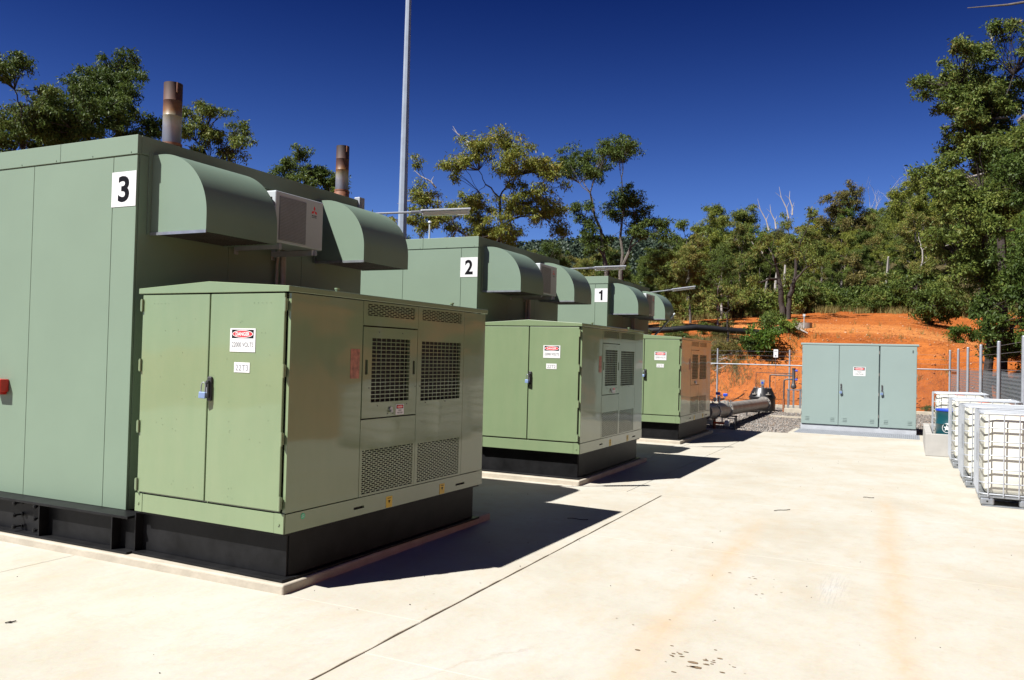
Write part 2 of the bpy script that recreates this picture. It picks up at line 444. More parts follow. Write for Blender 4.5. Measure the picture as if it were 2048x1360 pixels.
MAT['leaf_brown'] = leaf_mat('scorched_brown_leaves', [(0.0, (0.042, 0.050, 0.012)), (0.5, (0.085, 0.088, 0.022)), (1.0, (0.15, 0.115, 0.034))])
MAT['leaf_yel'] = leaf_mat('yellow_green_gum_leaves', [(0.0, (0.052, 0.078, 0.010)), (0.45, (0.115, 0.140, 0.020)), (0.8, (0.175, 0.185, 0.030)), (1.0, (0.24, 0.18, 0.04))])
MAT['grass'] = leaf_mat('dry_grass', [(0.0, (0.09, 0.08, 0.025)), (0.5, (0.19, 0.15, 0.05)), (1.0, (0.30, 0.23, 0.10))], 0.2)
MAT['far'] = leaf_mat('distant_forest_leaves', [(0.0, (0.022, 0.036, 0.024)), (0.5, (0.042, 0.060, 0.034)), (1.0, (0.070, 0.080, 0.044))], 0.1)
MAT['bark'] = var_mat('dark_bark', (0.028, 0.020, 0.016), 0.9, amt=0.45, scale=6, bstr=0.8, bscale=14, dist=0.03)
MAT['bark_grey'] = var_mat('grey_bark', (0.085, 0.072, 0.060), 0.85, amt=0.35, scale=5, bstr=0.6, bscale=14, dist=0.02)
MAT['dead'] = var_mat('bleached_dead_wood', (0.26, 0.235, 0.215), 0.8, amt=0.25, scale=6)
def shade_mesh():
    m, nt, b = nodes('grey_shade_cloth')
    w = N(nt, 'ShaderNodeTexWave'); w.bands_direction = 'Z'; w.inputs['Scale'].default_value = 4.5; w.inputs['Distortion'].default_value = 1.2; w.inputs['Detail'].default_value = 1
    tc = N(nt, 'ShaderNodeTexCoord'); nt.links.new(tc.outputs['Object'], w.inputs['Vector'])
    tr = N(nt, 'ShaderNodeBsdfTransparent'); mx = N(nt, 'ShaderNodeMixShader')
    b.inputs['Base Color'].default_value = (0.13, 0.14, 0.15, 1); b.inputs['Roughness'].default_value = 0.8
    f = ramp(nt, w.outputs[1], [(0.2, (0.50,) * 3), (0.8, (0.80,) * 3)])
    nt.links.new(f.outputs[0], mx.inputs[0]); nt.links.new(tr.outputs[0], mx.inputs[1]); nt.links.new(b.outputs[0], mx.inputs[2])
    nt.links.new(mx.outputs[0], nt.nodes['Material Output'].inputs[0])
    return m
MAT['shade'] = shade_mesh()
def tote_mat():
    m, nt, b = nodes('milky_white_polythene')
    n = noise_tex(nt, 2.0, 3, 0.5)
    r = ramp(nt, n.outputs[0], [(0.3, (0.60, 0.585, 0.49)), (0.7, (0.64, 0.63, 0.57))])
    nt.links.new(r.outputs[0], b.inputs['Base Color']); b.inputs['Roughness'].default_value = 0.35
    t = N(nt, 'ShaderNodeBsdfTranslucent'); t.inputs[0].default_value = (0.6, 0.58, 0.48, 1)
    mx = N(nt, 'ShaderNodeMixShader'); mx.inputs[0].default_value = 0.18
    nt.links.new(b.outputs[0], mx.inputs[1]); nt.links.new(t.outputs[0], mx.inputs[2]); nt.links.new(mx.outputs[0], nt.nodes['Material Output'].inputs[0])
    return m
MAT['tote'] = tote_mat()
def lens_mat():
    m, nt, b = nodes('clear_lamp_diffuser')
    b.inputs['Base Color'].default_value = (0.72, 0.74, 0.66, 1); b.inputs['Roughness'].default_value = 0.12
    b.inputs['Transmission Weight'].default_value = 0.55; b.inputs['IOR'].default_value = 1.3
    return m
MAT['lens'] = lens_mat()

# ---------------------------------------------------------------- ground and paving
g = MB(); g.add([(-400, -300, -0.06), (400, -300, -0.06), (400, 26.0, -0.06), (-400, 26.0, -0.06)], [(0, 1, 2, 3)])
tag(g.build('ground', MAT['earth']), kind='structure')
g = MB(); g.add([(-13, 14.6, -0.012), (6.2, 14.6, -0.012), (6.2, 26.1, -0.012), (-13, 26.1, -0.012)], [(0, 1, 2, 3)])
tag(g.build('gravel_bed', MAT['gravel']), kind='structure')
pav = tag(MB().box(-13.5, 6.5, -14, 15.0, -0.05, -0.0055).build('pavement', MAT['concrete_kerb']), kind='structure')
# slabs cast one by one, with open joints between them
rs = random.Random(3)
lay = []
for x0, x1 in ((-13.5, -8.0), (-8.0, -1.96), (-1.96, 1.07)):
    for y0, y1 in ((-14.0, -8.0), (-8.0, -0.02), (-0.02, 5.18)): lay.append((x0, x1, y0, y1))
for y0, y1 in ((-14.0, -9.0), (-9.0, -4.5), (-4.5, -0.60), (-0.60, 2.72), (2.72, 5.18)): lay.append((1.07, 6.4, y0, y1))
for x0, x1 in ((-13.5, -8.0), (-8.0, -0.06), (-0.06, 0.64), (0.64, 6.4)):
    for y0, y1 in ((5.18, 10.3), (10.3, 14.95)): lay.append((x0, x1, y0, y1))
for x0, x1, y0, y1 in lay:
    k = 0.003 if x0 > 1.0 or x1 > 1.0 else 0.002
    MB().box(x0 + k, x1 - k, y0 + 0.0015, y1 - 0.0015, -0.03, rs.uniform(-0.0015, 0.0)).build('concrete_slab', MAT['concrete'], pav, bevel=0.004, seg=2)
# worn arris left by the formwork along the long joint
j = MB(); pts = []
rj = random.Random(5)
y = -4.0
while y < 5.2:
    pts.append((1.062 + rj.uniform(-0.003, 0.003), y, -0.0015 + rj.uniform(-0.002, 0.002))); y += 0.12
j.tube(pts, [0.006 + rj.uniform(-0.002, 0.002) for _ in pts], 8)
j.build('joint_lip', MAT['concrete_kerb'], pav, smooth=True)

# ---------------------------------------------------------------- engine shelters
def frame_sheet(mb, x0, x1, y0, y1, z0, z1, holes):
    # a sheet across x0..x1 with rectangular openings
    ys = sorted({y0, y1} | {h[0] for h in holes} | {h[1] for h in holes})
    zs = sorted({z0, z1} | {h[2] for h in holes} | {h[3] for h in holes})
    for a, b in zip(ys[:-1], ys[1:]):
        for c, d in zip(zs[:-1], zs[1:]):
            cy, cz = (a + b) / 2, (c + d) / 2
            if any(h[0] < cy < h[1] and h[2] < cz < h[3] for h in holes): continue
            mb.box(x0, x1, a, b, c, d)
    return mb

SHL = 9.45; SHD = 2.845
def make_shelter():
    t = empty('engine_shelter')
    gm = MAT['shelter']
    MB().box(-SHL + 0.03, -0.012, 0.012, SHD - 0.01, 0.33, 3.10).build('core_wall', gm, t)
    xs = [-0.258 - 0.94 * i for i in range(10)]
    b = MB().box(-0.256, 0.0, 0.0, 0.02, 0.335, 3.012).build('wall_panel', gm, t, bevel=0.003)
    for a, c in zip(xs[:-1], xs[1:]):
        MB().box(c + 0.002, a - 0.002, 0.0, 0.02, 0.335, 3.012).build('wall_panel', gm, t, bevel=0.003)
    ys = [0.022, 0.95, 1.89, SHD]
    for a, c in zip(ys[:-1], ys[1:]):
        MB().box(-0.02, 0.0, a + 0.002, c - 0.002, 0.335, 3.018).build('end_panel', gm, t, bevel=0.002)
    f = MB()
    f.box(-0.87, 0.008, -0.008, 0.03, 3.018, 3.163); f.box(-SHL, -0.873, -0.008, 0.03, 3.018, 3.163)
    f.box(-0.03, 0.008, 0.033, SHD, 3.022, 3.163)
    f.build('roof_fascia', gm, t, bevel=0.003)
    MB().box(-SHL + 0.01, -0.03, 0.03, SHD - 0.02, 3.10, 3.15).build('roof', gm, t)
    rv = MB()
    for i in range(22): rv.cyl((-0.06 - 0.43 * i, -0.0125, 3.035), (-0.06 - 0.43 * i, -0.005, 3.035), 0.005, 6)
    tag(rv.build('rivet', MAT['shelter'], t), kind='stuff')
    # skid of two I-beams with web stiffeners and bolts
    s = MB()
    for yy, sg in ((-0.070, 1), (SHD - 0.02, -1)):
        s.box(-SHL, 0.210, yy - 0.085, yy + 0.085, 0.315, 0.334)
        s.box(-SHL, 0.210, yy - 0.085, yy + 0.085, 0.060, 0.078)
        s.box(-SHL, 0.210, yy - 0.006, yy + 0.006, 0.078, 0.315)
    sk = s.build('steel_skid', MAT['black'], t, bevel=0.002)
    st0 = None
    for x in (0.045, -0.77, -2.4, -4.0, -5.6, -7.2):
        if st0 is None:
            st0 = MB().box(-0.006, 0.006, -0.153, -0.077, 0.078, 0.315).build('stiffener', MAT['black'], sk); st0.location.x = x
        else: link_copy(st0, sk, (x, 0, 0))
    bt = None
    for x in (-1.08, -0.83):
        for z in (0.30, 0.205, 0.115):
            if bt is None:
                m = MB(); m.cyl((0, -0.155, 0), (0, -0.075, 0), 0.008, 8); m.cyl((0, -0.153, 0), (0, -0.135, 0), 0.018, 6); m.cyl((0, -0.159, 0), (0, -0.153, 0), 0.011, 8)
                m.cyl((0, -0.089, 0), (0, -0.075, 0), 0.017, 6)
                bt = m.build('bolt', MAT['black'], sk); bt.location = (x, 0, z)
            else: link_copy(bt, sk, (x, 0, z))
    # the two air hoods on the end wall
    for y0, y1 in ((0.136, 0.885), (2.085, 2.845)):
        top = 3.035
        outer = [(0.004, top), (0.10, top)]
        for k in range(1, 19):
            a = math.pi / 2 * (1 - k / 18)
            outer.append((0.10 + 0.485 * math.cos(a), 2.56 + 0.475 * math.sin(a)))
        outer.append((0.585, 2.425))
        inner = [(0.014, top - 0.01), (0.10, top - 0.01)]
        for k in range(1, 19):
            a = math.pi / 2 * (1 - k / 18)
            inner.append((0.10 + 0.475 * math.cos(a), 2.56 + 0.465 * math.sin(a)))
        inner.append((0.575, 2.425))
        sh = MB(); n = len(outer)
        vs = [(x, y0, z) for x, z in outer] + [(x, y1, z) for x, z in outer] + [(x, y0, z) for x, z in inner] + [(x, y1, z) for x, z in inner]
        fs = []
        for i in range(n - 1):
            fs.append((i, i + 1, n + i + 1, n + i)); fs.append((2 * n + i, 3 * n + i, 3 * n + i + 1, 2 * n + i + 1))
        fs.append((n - 1, 2 * n - 1, 4 * n - 1, 3 * n - 1)); fs.append((0, n, 3 * n, 2 * n))
        for k in (0, n):
            for i in range(n - 1): fs.append((k + i, k + 2 * n + i, k + 2 * n + i + 1, k + i + 1))
        sh.add(vs, fs)
        h = sh.build('air_hood', MAT['hood'], t, smooth=True)
        for yy in (y0 - 0.003, y1 - 0.001):
            ck = MB(); poly = outer + [(0.004, 2.425)]
            ck.prism(poly, yy, yy + 0.004); ck.build('end_cheek', MAT['hood'], h)
        fl = MB(); fl.box(0.004, 0.012, y0 - 0.035, y0 - 0.004, 2.42, top + 0.012); fl.box(0.004, 0.012, y0 - 0.003, y1, top + 0.001, top + 0.02)
        fl.build('wall_flange', MAT['hood'], h)
        MB().box(0.0125, 0.592, y0 - 0.012, y0 - 0.0035, 2.415, 2.437).build('trim_strip', MAT['galv'], h)
        gr = MB()
        for i in range(15): gr.box(0.02 + 0.039 * i, 0.024 + 0.039 * i, y0 + 0.004, y1 - 0.004, 2.43, 2.436)
        for i in range(19): gr.box(0.012, 0.572, y0 + 0.01 + (y1 - y0 - 0.02) / 18 * i - 0.002, y0 + 0.01 + (y1 - y0 - 0.02) / 18 * i + 0.002, 2.4365, 2.440)
        gr.box(0.30, 0.312, y0 + 0.004, y1 - 0.004, 2.441, 2.46)
        gr.build('bird_mesh', MAT['pipe_dark'], h)
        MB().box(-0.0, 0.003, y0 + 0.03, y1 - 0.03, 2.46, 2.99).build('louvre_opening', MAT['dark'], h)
    return t

def number_sign(parent, digit):
    m = MB(); m.box(-0.266, -0.002, -0.0035, -0.0005, 2.468, 2.735)
    p = m.build('number_sign', MAT['white_sign'], parent)
    w = 0.122 if digit != '1' else 0.068
    d = MB()
    if digit == '1':
        d.add([(-0.134 + 0.030, -0.0045, 2.502), (-0.134 + 0.030, -0.0045, 2.702), (-0.134 + 0.000, -0.0045, 2.702), (-0.134 - 0.012, -0.0045, 2.678), (-0.134 - 0.045, -0.0045, 2.664), (-0.134 - 0.045, -0.0045, 2.634), (-0.134 - 0.008, -0.0045, 2.634), (-0.134 - 0.008, -0.0045, 2.502)], [tuple(range(8))])
    else: text(d, digit, (-0.134 - w / 2, -0.0045, 2.502), (1, 0, 0), (0, 0, 1), w, 0.200, bold=0.028)
    d.build('numeral', MAT['black_ink'], p)
    return p

shelter3 = make_shelter()
spots = [((-1.662, 0.160, 0), '3'), ((-1.662, 5.618, 0), '2'), ((-1.735, 11.143, 0), '1')]
shelters = [shelter3, copy_tree(shelter3), copy_tree(shelter3)]
LAB = {'3': 'nearest pale green engine shelter with a white number 3 sign and rusty exhaust pipe',
       '2': 'middle pale green engine shelter with a white number 2 sign on its corner',
       '1': 'farthest pale green engine shelter with a white number 1 sign on its corner'}
for sh, (loc, dg) in zip(shelters, spots):
    sh.location = loc
    tag(sh, LAB[dg], 'engine shelter', 'pale green engine shelters in a row')
    ns = number_sign(sh, dg)
    ns.location.z = {'3': 0.156, '2': 0.146, '1': 0.187}[dg]
# heat stained exhaust pipes, jointed above the roof
def exhaust(x, y, r, ztop, zj, parent, seed):
    h = ztop - zj
    e = MB()
    prof = [(r, 0.0), (r, h * 0.45), (r * 1.02, h * 0.455), (r, h * 0.46), (r, h * 0.70), (r * 1.02, h * 0.705), (r, h * 0.71), (r, h), (r * 0.92, h), (r * 0.92, h - 0.3)]
    e.lathe(prof, 0, 0, 24, cap=False)
    o = e.build('exhaust_pipe', MAT['exhaust'], parent, smooth=True); o.location = (x - parent.location.x, y - parent.location.y, zj)
    f = MB(); f.cyl((0, 0, h - 0.31), (0, 0, h - 0.305), r * 0.93, 20); f.build('inner_bore', MAT['dark'], o)
    c = MB(); c.lathe([(r * 1.0, 0.0), (r * 1.12, 0.0), (r * 1.12, -0.03), (r * 0.9, -0.03)], 0, 0, 24, cap=False); c.lathe([(r * 1.08, -0.035), (r * 1.16, -0.05), (r * 1.16, 3.15 - zj)], 0, 0, 24, cap=False); c.build('lower_pipe', MAT['rust'], o, smooth=True)
    for a in (2.6, 5.9):
        k = MB()
        dx, dy = math.cos(a), math.sin(a)
        p0 = Vector((dx * r, dy * r, h - 0.06))
        k.tube([p0 + Vector((-dy * 0.006, dx * 0.006, -0.05)), p0 + Vector((dx * 0.02, dy * 0.02, -0.05)), p0 + Vector((dx * 0.02, dy * 0.02, 0.05))], 0.010, 6)
        k.build('flap_bracket', MAT['rust'], o)
    return o
exhaust(-3.850, 2.4, 0.100, 4.503, 3.83, shelter3, 1)
exhaust(-5.815, 8.0, 0.118, 5.317, 4.51, shelters[1], 2)

# ---------------------------------------------------------------- transformer cabinets
def make_cabinet():
    t = empty('transformer_cabinet')
    gm = MAT['cabinet']
    MB().box(-1.385, -0.045, 0.04, 2.545, 0.36, 1.93).build('cabinet_body', MAT['core_dark'], t)
    w = MB(); w.box(-1.40, -1.375, 0.0, 2.57, 0.51, 1.935); w.box(-1.374, -0.026, 2.545, 2.57, 0.51, 1.935)
    w.box(-1.374, -0.05, 0.005, 0.035, 0.51, 0.522); w.box(-0.70, -0.69, 0.0, 0.035, 0.51, 1.93)
    w.build('outer_shell', gm, t)
    rf = MB()
    yy0, yy1 = -0.03, 2.60
    rf.prism([(-1.42, 1.943), (-1.42, 1.982), (-0.72, 2.022), (0.006, 1.982), (0.006, 1.943)], yy0, yy1)
    r = rf.build('roof', gm, t, bevel=0.004)
    lb = None
    for x, y in ((-0.08, 0.55), (-0.08, 2.1), (-1.3, 0.55)):
        if lb is None:
            m = MB(); m.cyl((0, 0, 1.975), (0, 0, 2.012), 0.014, 12); m.cyl((0, 0, 2.004), (0, 0, 2.014), 0.02, 12); lb = m.build('lifting_plug', gm, r); lb.location = (x, y, 0)
        else: link_copy(lb, r, (x, y, 0))
    # front doors
    rr = random.Random(11)
    for i, (x0, x1) in enumerate(((-1.382, -0.7115), (-0.6995, -0.034))):
        d = MB().box(x0, x1, -0.022, 0.0, 0.522, 1.936).build('door', gm, t, bevel=0.005)
        rv = MB()
        W = x1 - x0
        pos = [(0.18 + 0.055 * k + (0.42 if i else 0), 0.955) for k in range(5)]
        for rowz in (0.88, 0.82, 0.70, 0.575, 0.48, 0.40, 0.36, 0.32, 0.07, 0.04):
            for _ in range(2): pos.append((rr.uniform(0.25, 0.85), rowz + rr.uniform(-0.02, 0.02)))
        for a, c in pos:
            if 0.05 < a < 0.95: rv.cyl((x0 + W * a, -0.0245, 0.522 + 1.414 * c), (x0 + W * a, -0.021, 0.522 + 1.414 * c), 0.0024, 6)
        tag(rv.build('weld_stud', gm, d), kind='stuff')
        hx = x1 + 0.006 if i else x0 - 0.004
        h0 = None
        for z in (1.86, 1.43, 0.99, 0.575):
            if h0 is None:
                m = MB(); m.box(-0.008, 0.010, -0.034, -0.008, -0.038, 0.038); m.cyl((0.006, -0.03, -0.045), (0.006, -0.03, 0.045), 0.009, 8)
                h0 = m.build('hinge', gm, d); h0.location = (hx, 0, z)
            else: link_copy(h0, d, (hx, 0, z))
        if i:
            m = MB(); m.box(-0.700 + 0.004, -0.655, -0.040, -0.0225, 1.205, 1.372); hd = m.build('handle_plate', MAT['rubber'], d, bevel=0.008)
            m = MB(); m.box(-0.690, -0.664, -0.056, -0.041, 1.225, 1.345); m.cyl((-0.677, -0.060, 1.335), (-0.677, -0.04, 1.335), 0.012, 12); m.build('swing_handle', MAT['rubber'], hd, bevel=0.004)
            m = MB(); m.box(-0.684, -0.670, -0.0595, -0.0565, 1.232, 1.30); m.build('handle_trim', MAT['galv'], hd)
    # danger sign, right door
    m = MB(); m.box(-0.506, -0.278, -0.0255, -0.0225, 1.545, 1.702)
    sg = m.build('danger_sign', MAT['white_sign'], t)
    m = MB(); m.box(-0.490, -0.294, -0.0262, -0.0257, 1.636, 1.693)
    ux, uz = (1, 0, 0), (0, 0, 1)
    m.build('black_header', MAT['black_ink'], sg)
    m = MB(); ellipse(m, (-0.392, -0.0266, 1.6645), ux, uz, 0.094, 0.0255); m.build('white_oval', MAT['white_sign'], sg)
    m = MB(); ellipse(m, (-0.392, -0.0270, 1.6645), ux, uz, 0.088, 0.0215); m.build('red_oval', MAT['red_ink'], sg)
    m = MB(); text(m, 'DANGER', (-0.455, -0.0274, 1.652), ux, uz, 0.126, 0.025, bold=0.03); m.build('danger_lettering', MAT['white_sign'], sg)
    m = MB(); text(m, '22000 VOLTS', (-0.487, -0.0262, 1.578), ux, uz, 0.192, 0.031); m.build('voltage_lettering', MAT['grey_ink'], sg)
    # skirt
    m = MB(); m.box(-1.335, -0.083, -0.010, 0.0, 0.378, 0.506); m.build('skirt_front', gm, t, bevel=0.002)
    for x0, x1 in ((-1.412, -1.337), (-0.081, 0.0)):
        m = MB(); m.box(x0, x1, -0.012, 0.0, 0.378, 0.508); m.cyl(((x0 + x1) / 2, -0.018, 0.437), ((x0 + x1) / 2, -0.012, 0.437), 0.010, 12)
        m.build('corner_cap', gm, t, bevel=0.002)
    # louvred long side: sheets fixed edge to edge
    x0, x1 = -0.026, 0.0
    def slots(y0_, y1_, z0_, z1_, rows_, cols_, name, parent):
        # perforated sheet of staggered short slots
        mb = MB(); ph = (z1_ - z0_) / rows_; pw = (y1_ - y0_) / cols_
        for r_ in range(rows_ + 1): mb.box(-0.006, -0.0015, y0_, y1_, max(z0_, z0_ + ph * r_ - ph * 0.19), min(z1_, z0_ + ph * r_ + ph * 0.19))
        for r_ in range(rows_):
            off = 0.5 if r_ % 2 else 0.0
            for c_ in range(cols_ + 1):
                yc = y0_ + pw * (c_ + off)
                a, b = max(y0_, yc - pw * 0.12), min(y1_, yc + pw * 0.12)
                if b - a > 1e-4: mb.box(-0.0055, -0.002, a, b, z0_ + ph * r_ + ph * 0.19, z0_ + ph * r_ + ph * 0.81)
        return tag(mb.build(name, gm, parent), kind='stuff')
    def grid(y0_, y1_, z0_, z1_, cols_, rows_, parent):
        mb = MB(); pw = (y1_ - y0_) / cols_; ph = (z1_ - z0_) / rows_
        for c_ in range(cols_ + 1): mb.box(-0.008, -0.003, y0_ + pw * c_ - 0.0022, y0_ + pw * c_ + 0.0022, z0_, z1_)
        for r_ in range(rows_ + 1): mb.box(-0.0025, 0.0012, y0_, y1_, z0_ + ph * r_ - 0.0030, z0_ + ph * r_ + 0.0030)
        return mb.build('square_grille', gm, parent)
    MB().box(x0, x1, 0.002, 0.753, 0.508, 1.938).build('side_panel', gm, t, bevel=0.002)
    bp = frame_sheet(MB(), x0, x1, 0.757, 1.463, 1.760, 1.938, [(0.805, 1.420, 1.832, 1.922)]).build('vent_panel', gm, t)
    slots(0.805, 1.420, 1.832, 1.922, 7, 9, 'slotted_vent', bp)
    dp = frame_sheet(MB(), x0, x1 + 0.002, 0.762, 1.458, 1.078, 1.750, [(0.867, 1.357, 1.19, 1.672), (0.790, 0.822, 1.400, 1.508), (1.402, 1.436, 1.396, 1.504)]).build('access_hatch', gm, t)
    grid(0.867, 1.357, 1.19, 1.672, 8, 16, dp)
    m = MB(); m.box(-0.024, -0.012, 0.788, 0.824, 1.398, 1.510); m.build('pull_recess', MAT['dark'], dp)
    m = MB(); m.box(-0.024, -0.012, 1.400, 1.438, 1.394, 1.506); m.build('pull_recess', MAT['dark'], dp)
    m = MB(); m.cyl((0.002, 1.112, 1.135), (0.014, 1.112, 1.135), 0.017, 16); m.box(0.012, 0.022, 1.100, 1.124, 1.108, 1.128); m.build('key_latch', MAT['galv'], dp)
    ds = MB().box(0.0022, 0.004, 1.184, 1.292, 1.085, 1.165).build('danger_sticker', MAT['white_sign'], dp)
    m = MB(); m.box(0.0041, 0.0046, 1.192, 1.284, 1.132, 1.160); m.build('black_header', MAT['black_ink'], ds)
    m = MB(); ellipse(m, (0.0050, 1.238, 1.146), (0, 1, 0), (0, 0, 1), 0.043, 0.0115); m.build('red_oval', MAT['red_ink'], ds)
    m = MB(); text(m, 'DANGER', (0.0054, 1.208, 1.1405), (0, 1, 0), (0, 0, 1), 0.060, 0.011, bold=0.03); m.build('danger_lettering', MAT['white_sign'], ds)
    m = MB(); text(m, 'HIGH', (0.0044, 1.218, 1.113), (0, 1, 0), (0, 0, 1), 0.040, 0.011, bold=0.02); text(m, 'VOLTAGE', (0.0044, 1.202, 1.094), (0, 1, 0), (0, 0, 1), 0.072, 0.012, bold=0.02); m.build('voltage_lettering', MAT['black_ink'], ds)
    lp = frame_sheet(MB(), x0, x1, 0.757, 1.463, 0.508, 1.068, [(0.785, 1.436, 0.522, 0.845)]).build('vent_panel', gm, t)
    slots(0.785, 1.436, 0.522, 0.845, 22, 11, 'slotted_vent', lp)
    cp = frame_sheet(MB(), x0, x1, 1.467, 2.188, 0.508, 1.938, [(1.524, 2.141, 1.832, 1.922), (1.527, 2.138, 1.178, 1.664), (1.504, 2.148, 0.522, 0.838)]).build('vent_panel', gm, t)
    slots(1.524, 2.141, 1.832, 1.922, 7, 9, 'slotted_vent', cp)
    grid(1.527, 2.138, 1.178, 1.664, 10, 16, cp)
    slots(1.504, 2.148, 0.522, 0.838, 22, 11, 'slotted_vent', cp)
    MB().box(x0, x1, 2.192, 2.568, 0.508, 1.938).build('side_panel', gm, t, bevel=0.002)
    rv = MB()
    for y_, z_ in ((0.95, 1.165), (1.33, 1.165), (0.84, 1.30), (1.44, 1.30), (1.512, 1.30), (1.60, 1.165), (1.90, 1.165), (0.95, 1.715), (1.25, 1.715), (1.08, 1.10), (1.15, 1.10)):
        rv.cyl((0.0005, y_, z_), (0.005, y_, z_), 0.0045, 8)
    rv.build('panel_screw', MAT['pipe_dark'], t)
    rl = MB().box(0.0005, 0.0025, 0.620, 0.722, 1.372, 1.584).build('warning_label', MAT['redwhite'], t)
    ss = MB()
    frame_sheet(ss, -0.026, 0.004, 0.002, 2.57, 0.378, 0.503, [(0.700, 0.822, 0.425, 0.443), (2.105, 2.255, 0.418, 0.436)])
    sd = ss.build('skirt_side', gm, t)
    m = MB(); m.box(-0.028, -0.015, 0.69, 0.83, 0.42, 0.45); m.box(-0.028, -0.015, 2.09, 2.27, 0.41, 0.44); m.build('lifting_slot', MAT['dark'], sd)
    for y_ in (1.090, 1.845):
        st = MB().box(0.0045, 0.0058, y_, y_ + 0.078, 0.382, 0.466).build('yellow_sticker', MAT['yellow'], t)
        m = MB(); text(m, 'WARNING', (0.0062, y_ + 0.014, 0.448), (0, 1, 0), (0, 0, 1), 0.05, 0.008, bold=0.03)
        m.add([(0.0062, y_ + 0.022, 0.436), (0.0062, y_ + 0.056, 0.436), (0.0062, y_ + 0.039, 0.412)], [(0, 1, 2)])
        m.build('sticker_print', MAT['black_ink'], st)
    # black base frame
    bf = MB()
    bf.box(-1.448, -0.055, 0.085, 0.100, 0.080, 0.355); bf.box(-1.448, -1.436, 0.02, 0.084, 0.080, 0.355); bf.box(-0.062, -0.048, 0.101, 2.50, 0.080, 0.372)
    bf.box(-1.40, -0.055, 2.50, 2.515, 0.08, 0.372)
    bf.box(-1.448, -0.01, 0.005, 0.12, 0.061, 0.079); bf.box(-0.13, -0.005, 0.121, 2.56, 0.061, 0.0785)
    bf.box(-1.448, -0.02, 0.02, 0.12, 0.356, 0.374); bf.box(-0.13, -0.022, 0.121, 2.56, 0.3565, 0.374)
    bf.build('base_frame', MAT['black'], t, bevel=0.002)
    return t

cab3 = make_cabinet()
cabs = [cab3, copy_tree(cab3), copy_tree(cab3)]
CL = [((0, 0, 0), R(-1.7), '3'), ((-0.008, 5.295, 0), 0.0, '2'), ((-0.207, 10.98, 0), R(0.25), '1')]
CT = {'3': 'nearest olive green transformer cabinet with double doors, marked 22T3, beside shelter number 3',
      '2': 'middle olive green transformer cabinet marked 22T2, in front of shelter number 2',
      '1': 'farthest olive green transformer cabinet marked 22T1, in front of shelter number 1'}
pad = empty('padlock')
m = MB(); m.box(-0.024, 0.024, -0.012, 0.010, -0.062, -0.018); m.build('lock_body', MAT['brass'], pad, bevel=0.004)
m = MB(); m.tube([(-0.015, 0, -0.02), (-0.015, 0, 0.03), (-0.010, 0, 0.043), (0, 0, 0.048), (0.010, 0, 0.043), (0.015, 0, 0.03), (0.015, 0, -0.02)], 0.004, 8)
m.build('shackle', MAT['galv'], pad, smooth=True)
PT = {'3': 'blue padlock hanging from the black handle of the nearest transformer cabinet',
      '2': 'padlock hanging from the handle of the transformer cabinet marked 22T2',
      '1': 'padlock hanging from the handle of the farthest transformer cabinet, marked 22T1'}
for k, (c, (loc, rz, dg)) in enumerate(zip(cabs, CL)):
    c.location = loc; c.rotation_euler = (0, 0, rz)
    tag(c, CT[dg], 'transformer cabinet', 'olive green transformer cabinets')
    ip = MB().box(-0.462, -0.322, -0.0252, -0.0225, 1.408, 1.475).build('identity_plate', MAT['white_sign'], c)
    m = MB(); text(m, '22T' + dg, (-0.448, -0.0260, 1.420), (1, 0, 0), (0, 0, 1), 0.112, 0.040); m.build('plate_lettering', MAT['engraved'], ip)
    pl = pad if k == 0 else copy_tree(pad)
    mt = Matrix.Translation(loc) @ Matrix.Rotation(rz, 4, 'Z')
    pl.location = mt @ Vector((-0.700, -0.066, 1.285)); pl.rotation_euler = (0, R(4), rz + R(18 if dg == '3' else -8))
    tag(pl, PT[dg], 'padlock', 'padlocks on the transformer cabinets')
m = MB(); m.cyl((0.0045, 0.165, 0.470), (0.0058, 0.165, 0.470), 0.020, 20)
gs = m.build('round_sticker', MAT['teal_sticker'], cab3)
m = MB(); text(m, 'PCB', (0.0062, 0.153, 0.473), (0, 1, 0), (0, 0, 1), 0.024, 0.007, bold=0.02); text(m, 'FREE', (0.0062, 0.153, 0.461), (0, 1, 0), (0, 0, 1), 0.024, 0.007, bold=0.02)
m.build('sticker_print', MAT['white_sign'], gs)

# raised concrete footings
for i, (y0, y1, xr) in enumerate(((-0.03, 2.86, 0.03), (5.235, 8.10, 0.022), (10.92, 13.75, -0.18))):
    m = MB()
    ro = random.Random(20 + i); n = 60
    m.box(-11.3, xr, y0, y1, -0.03, 0.0605)
    tag(m.build('footing', MAT['concrete_kerb'], bevel=0.014, seg=3), kind='structure')

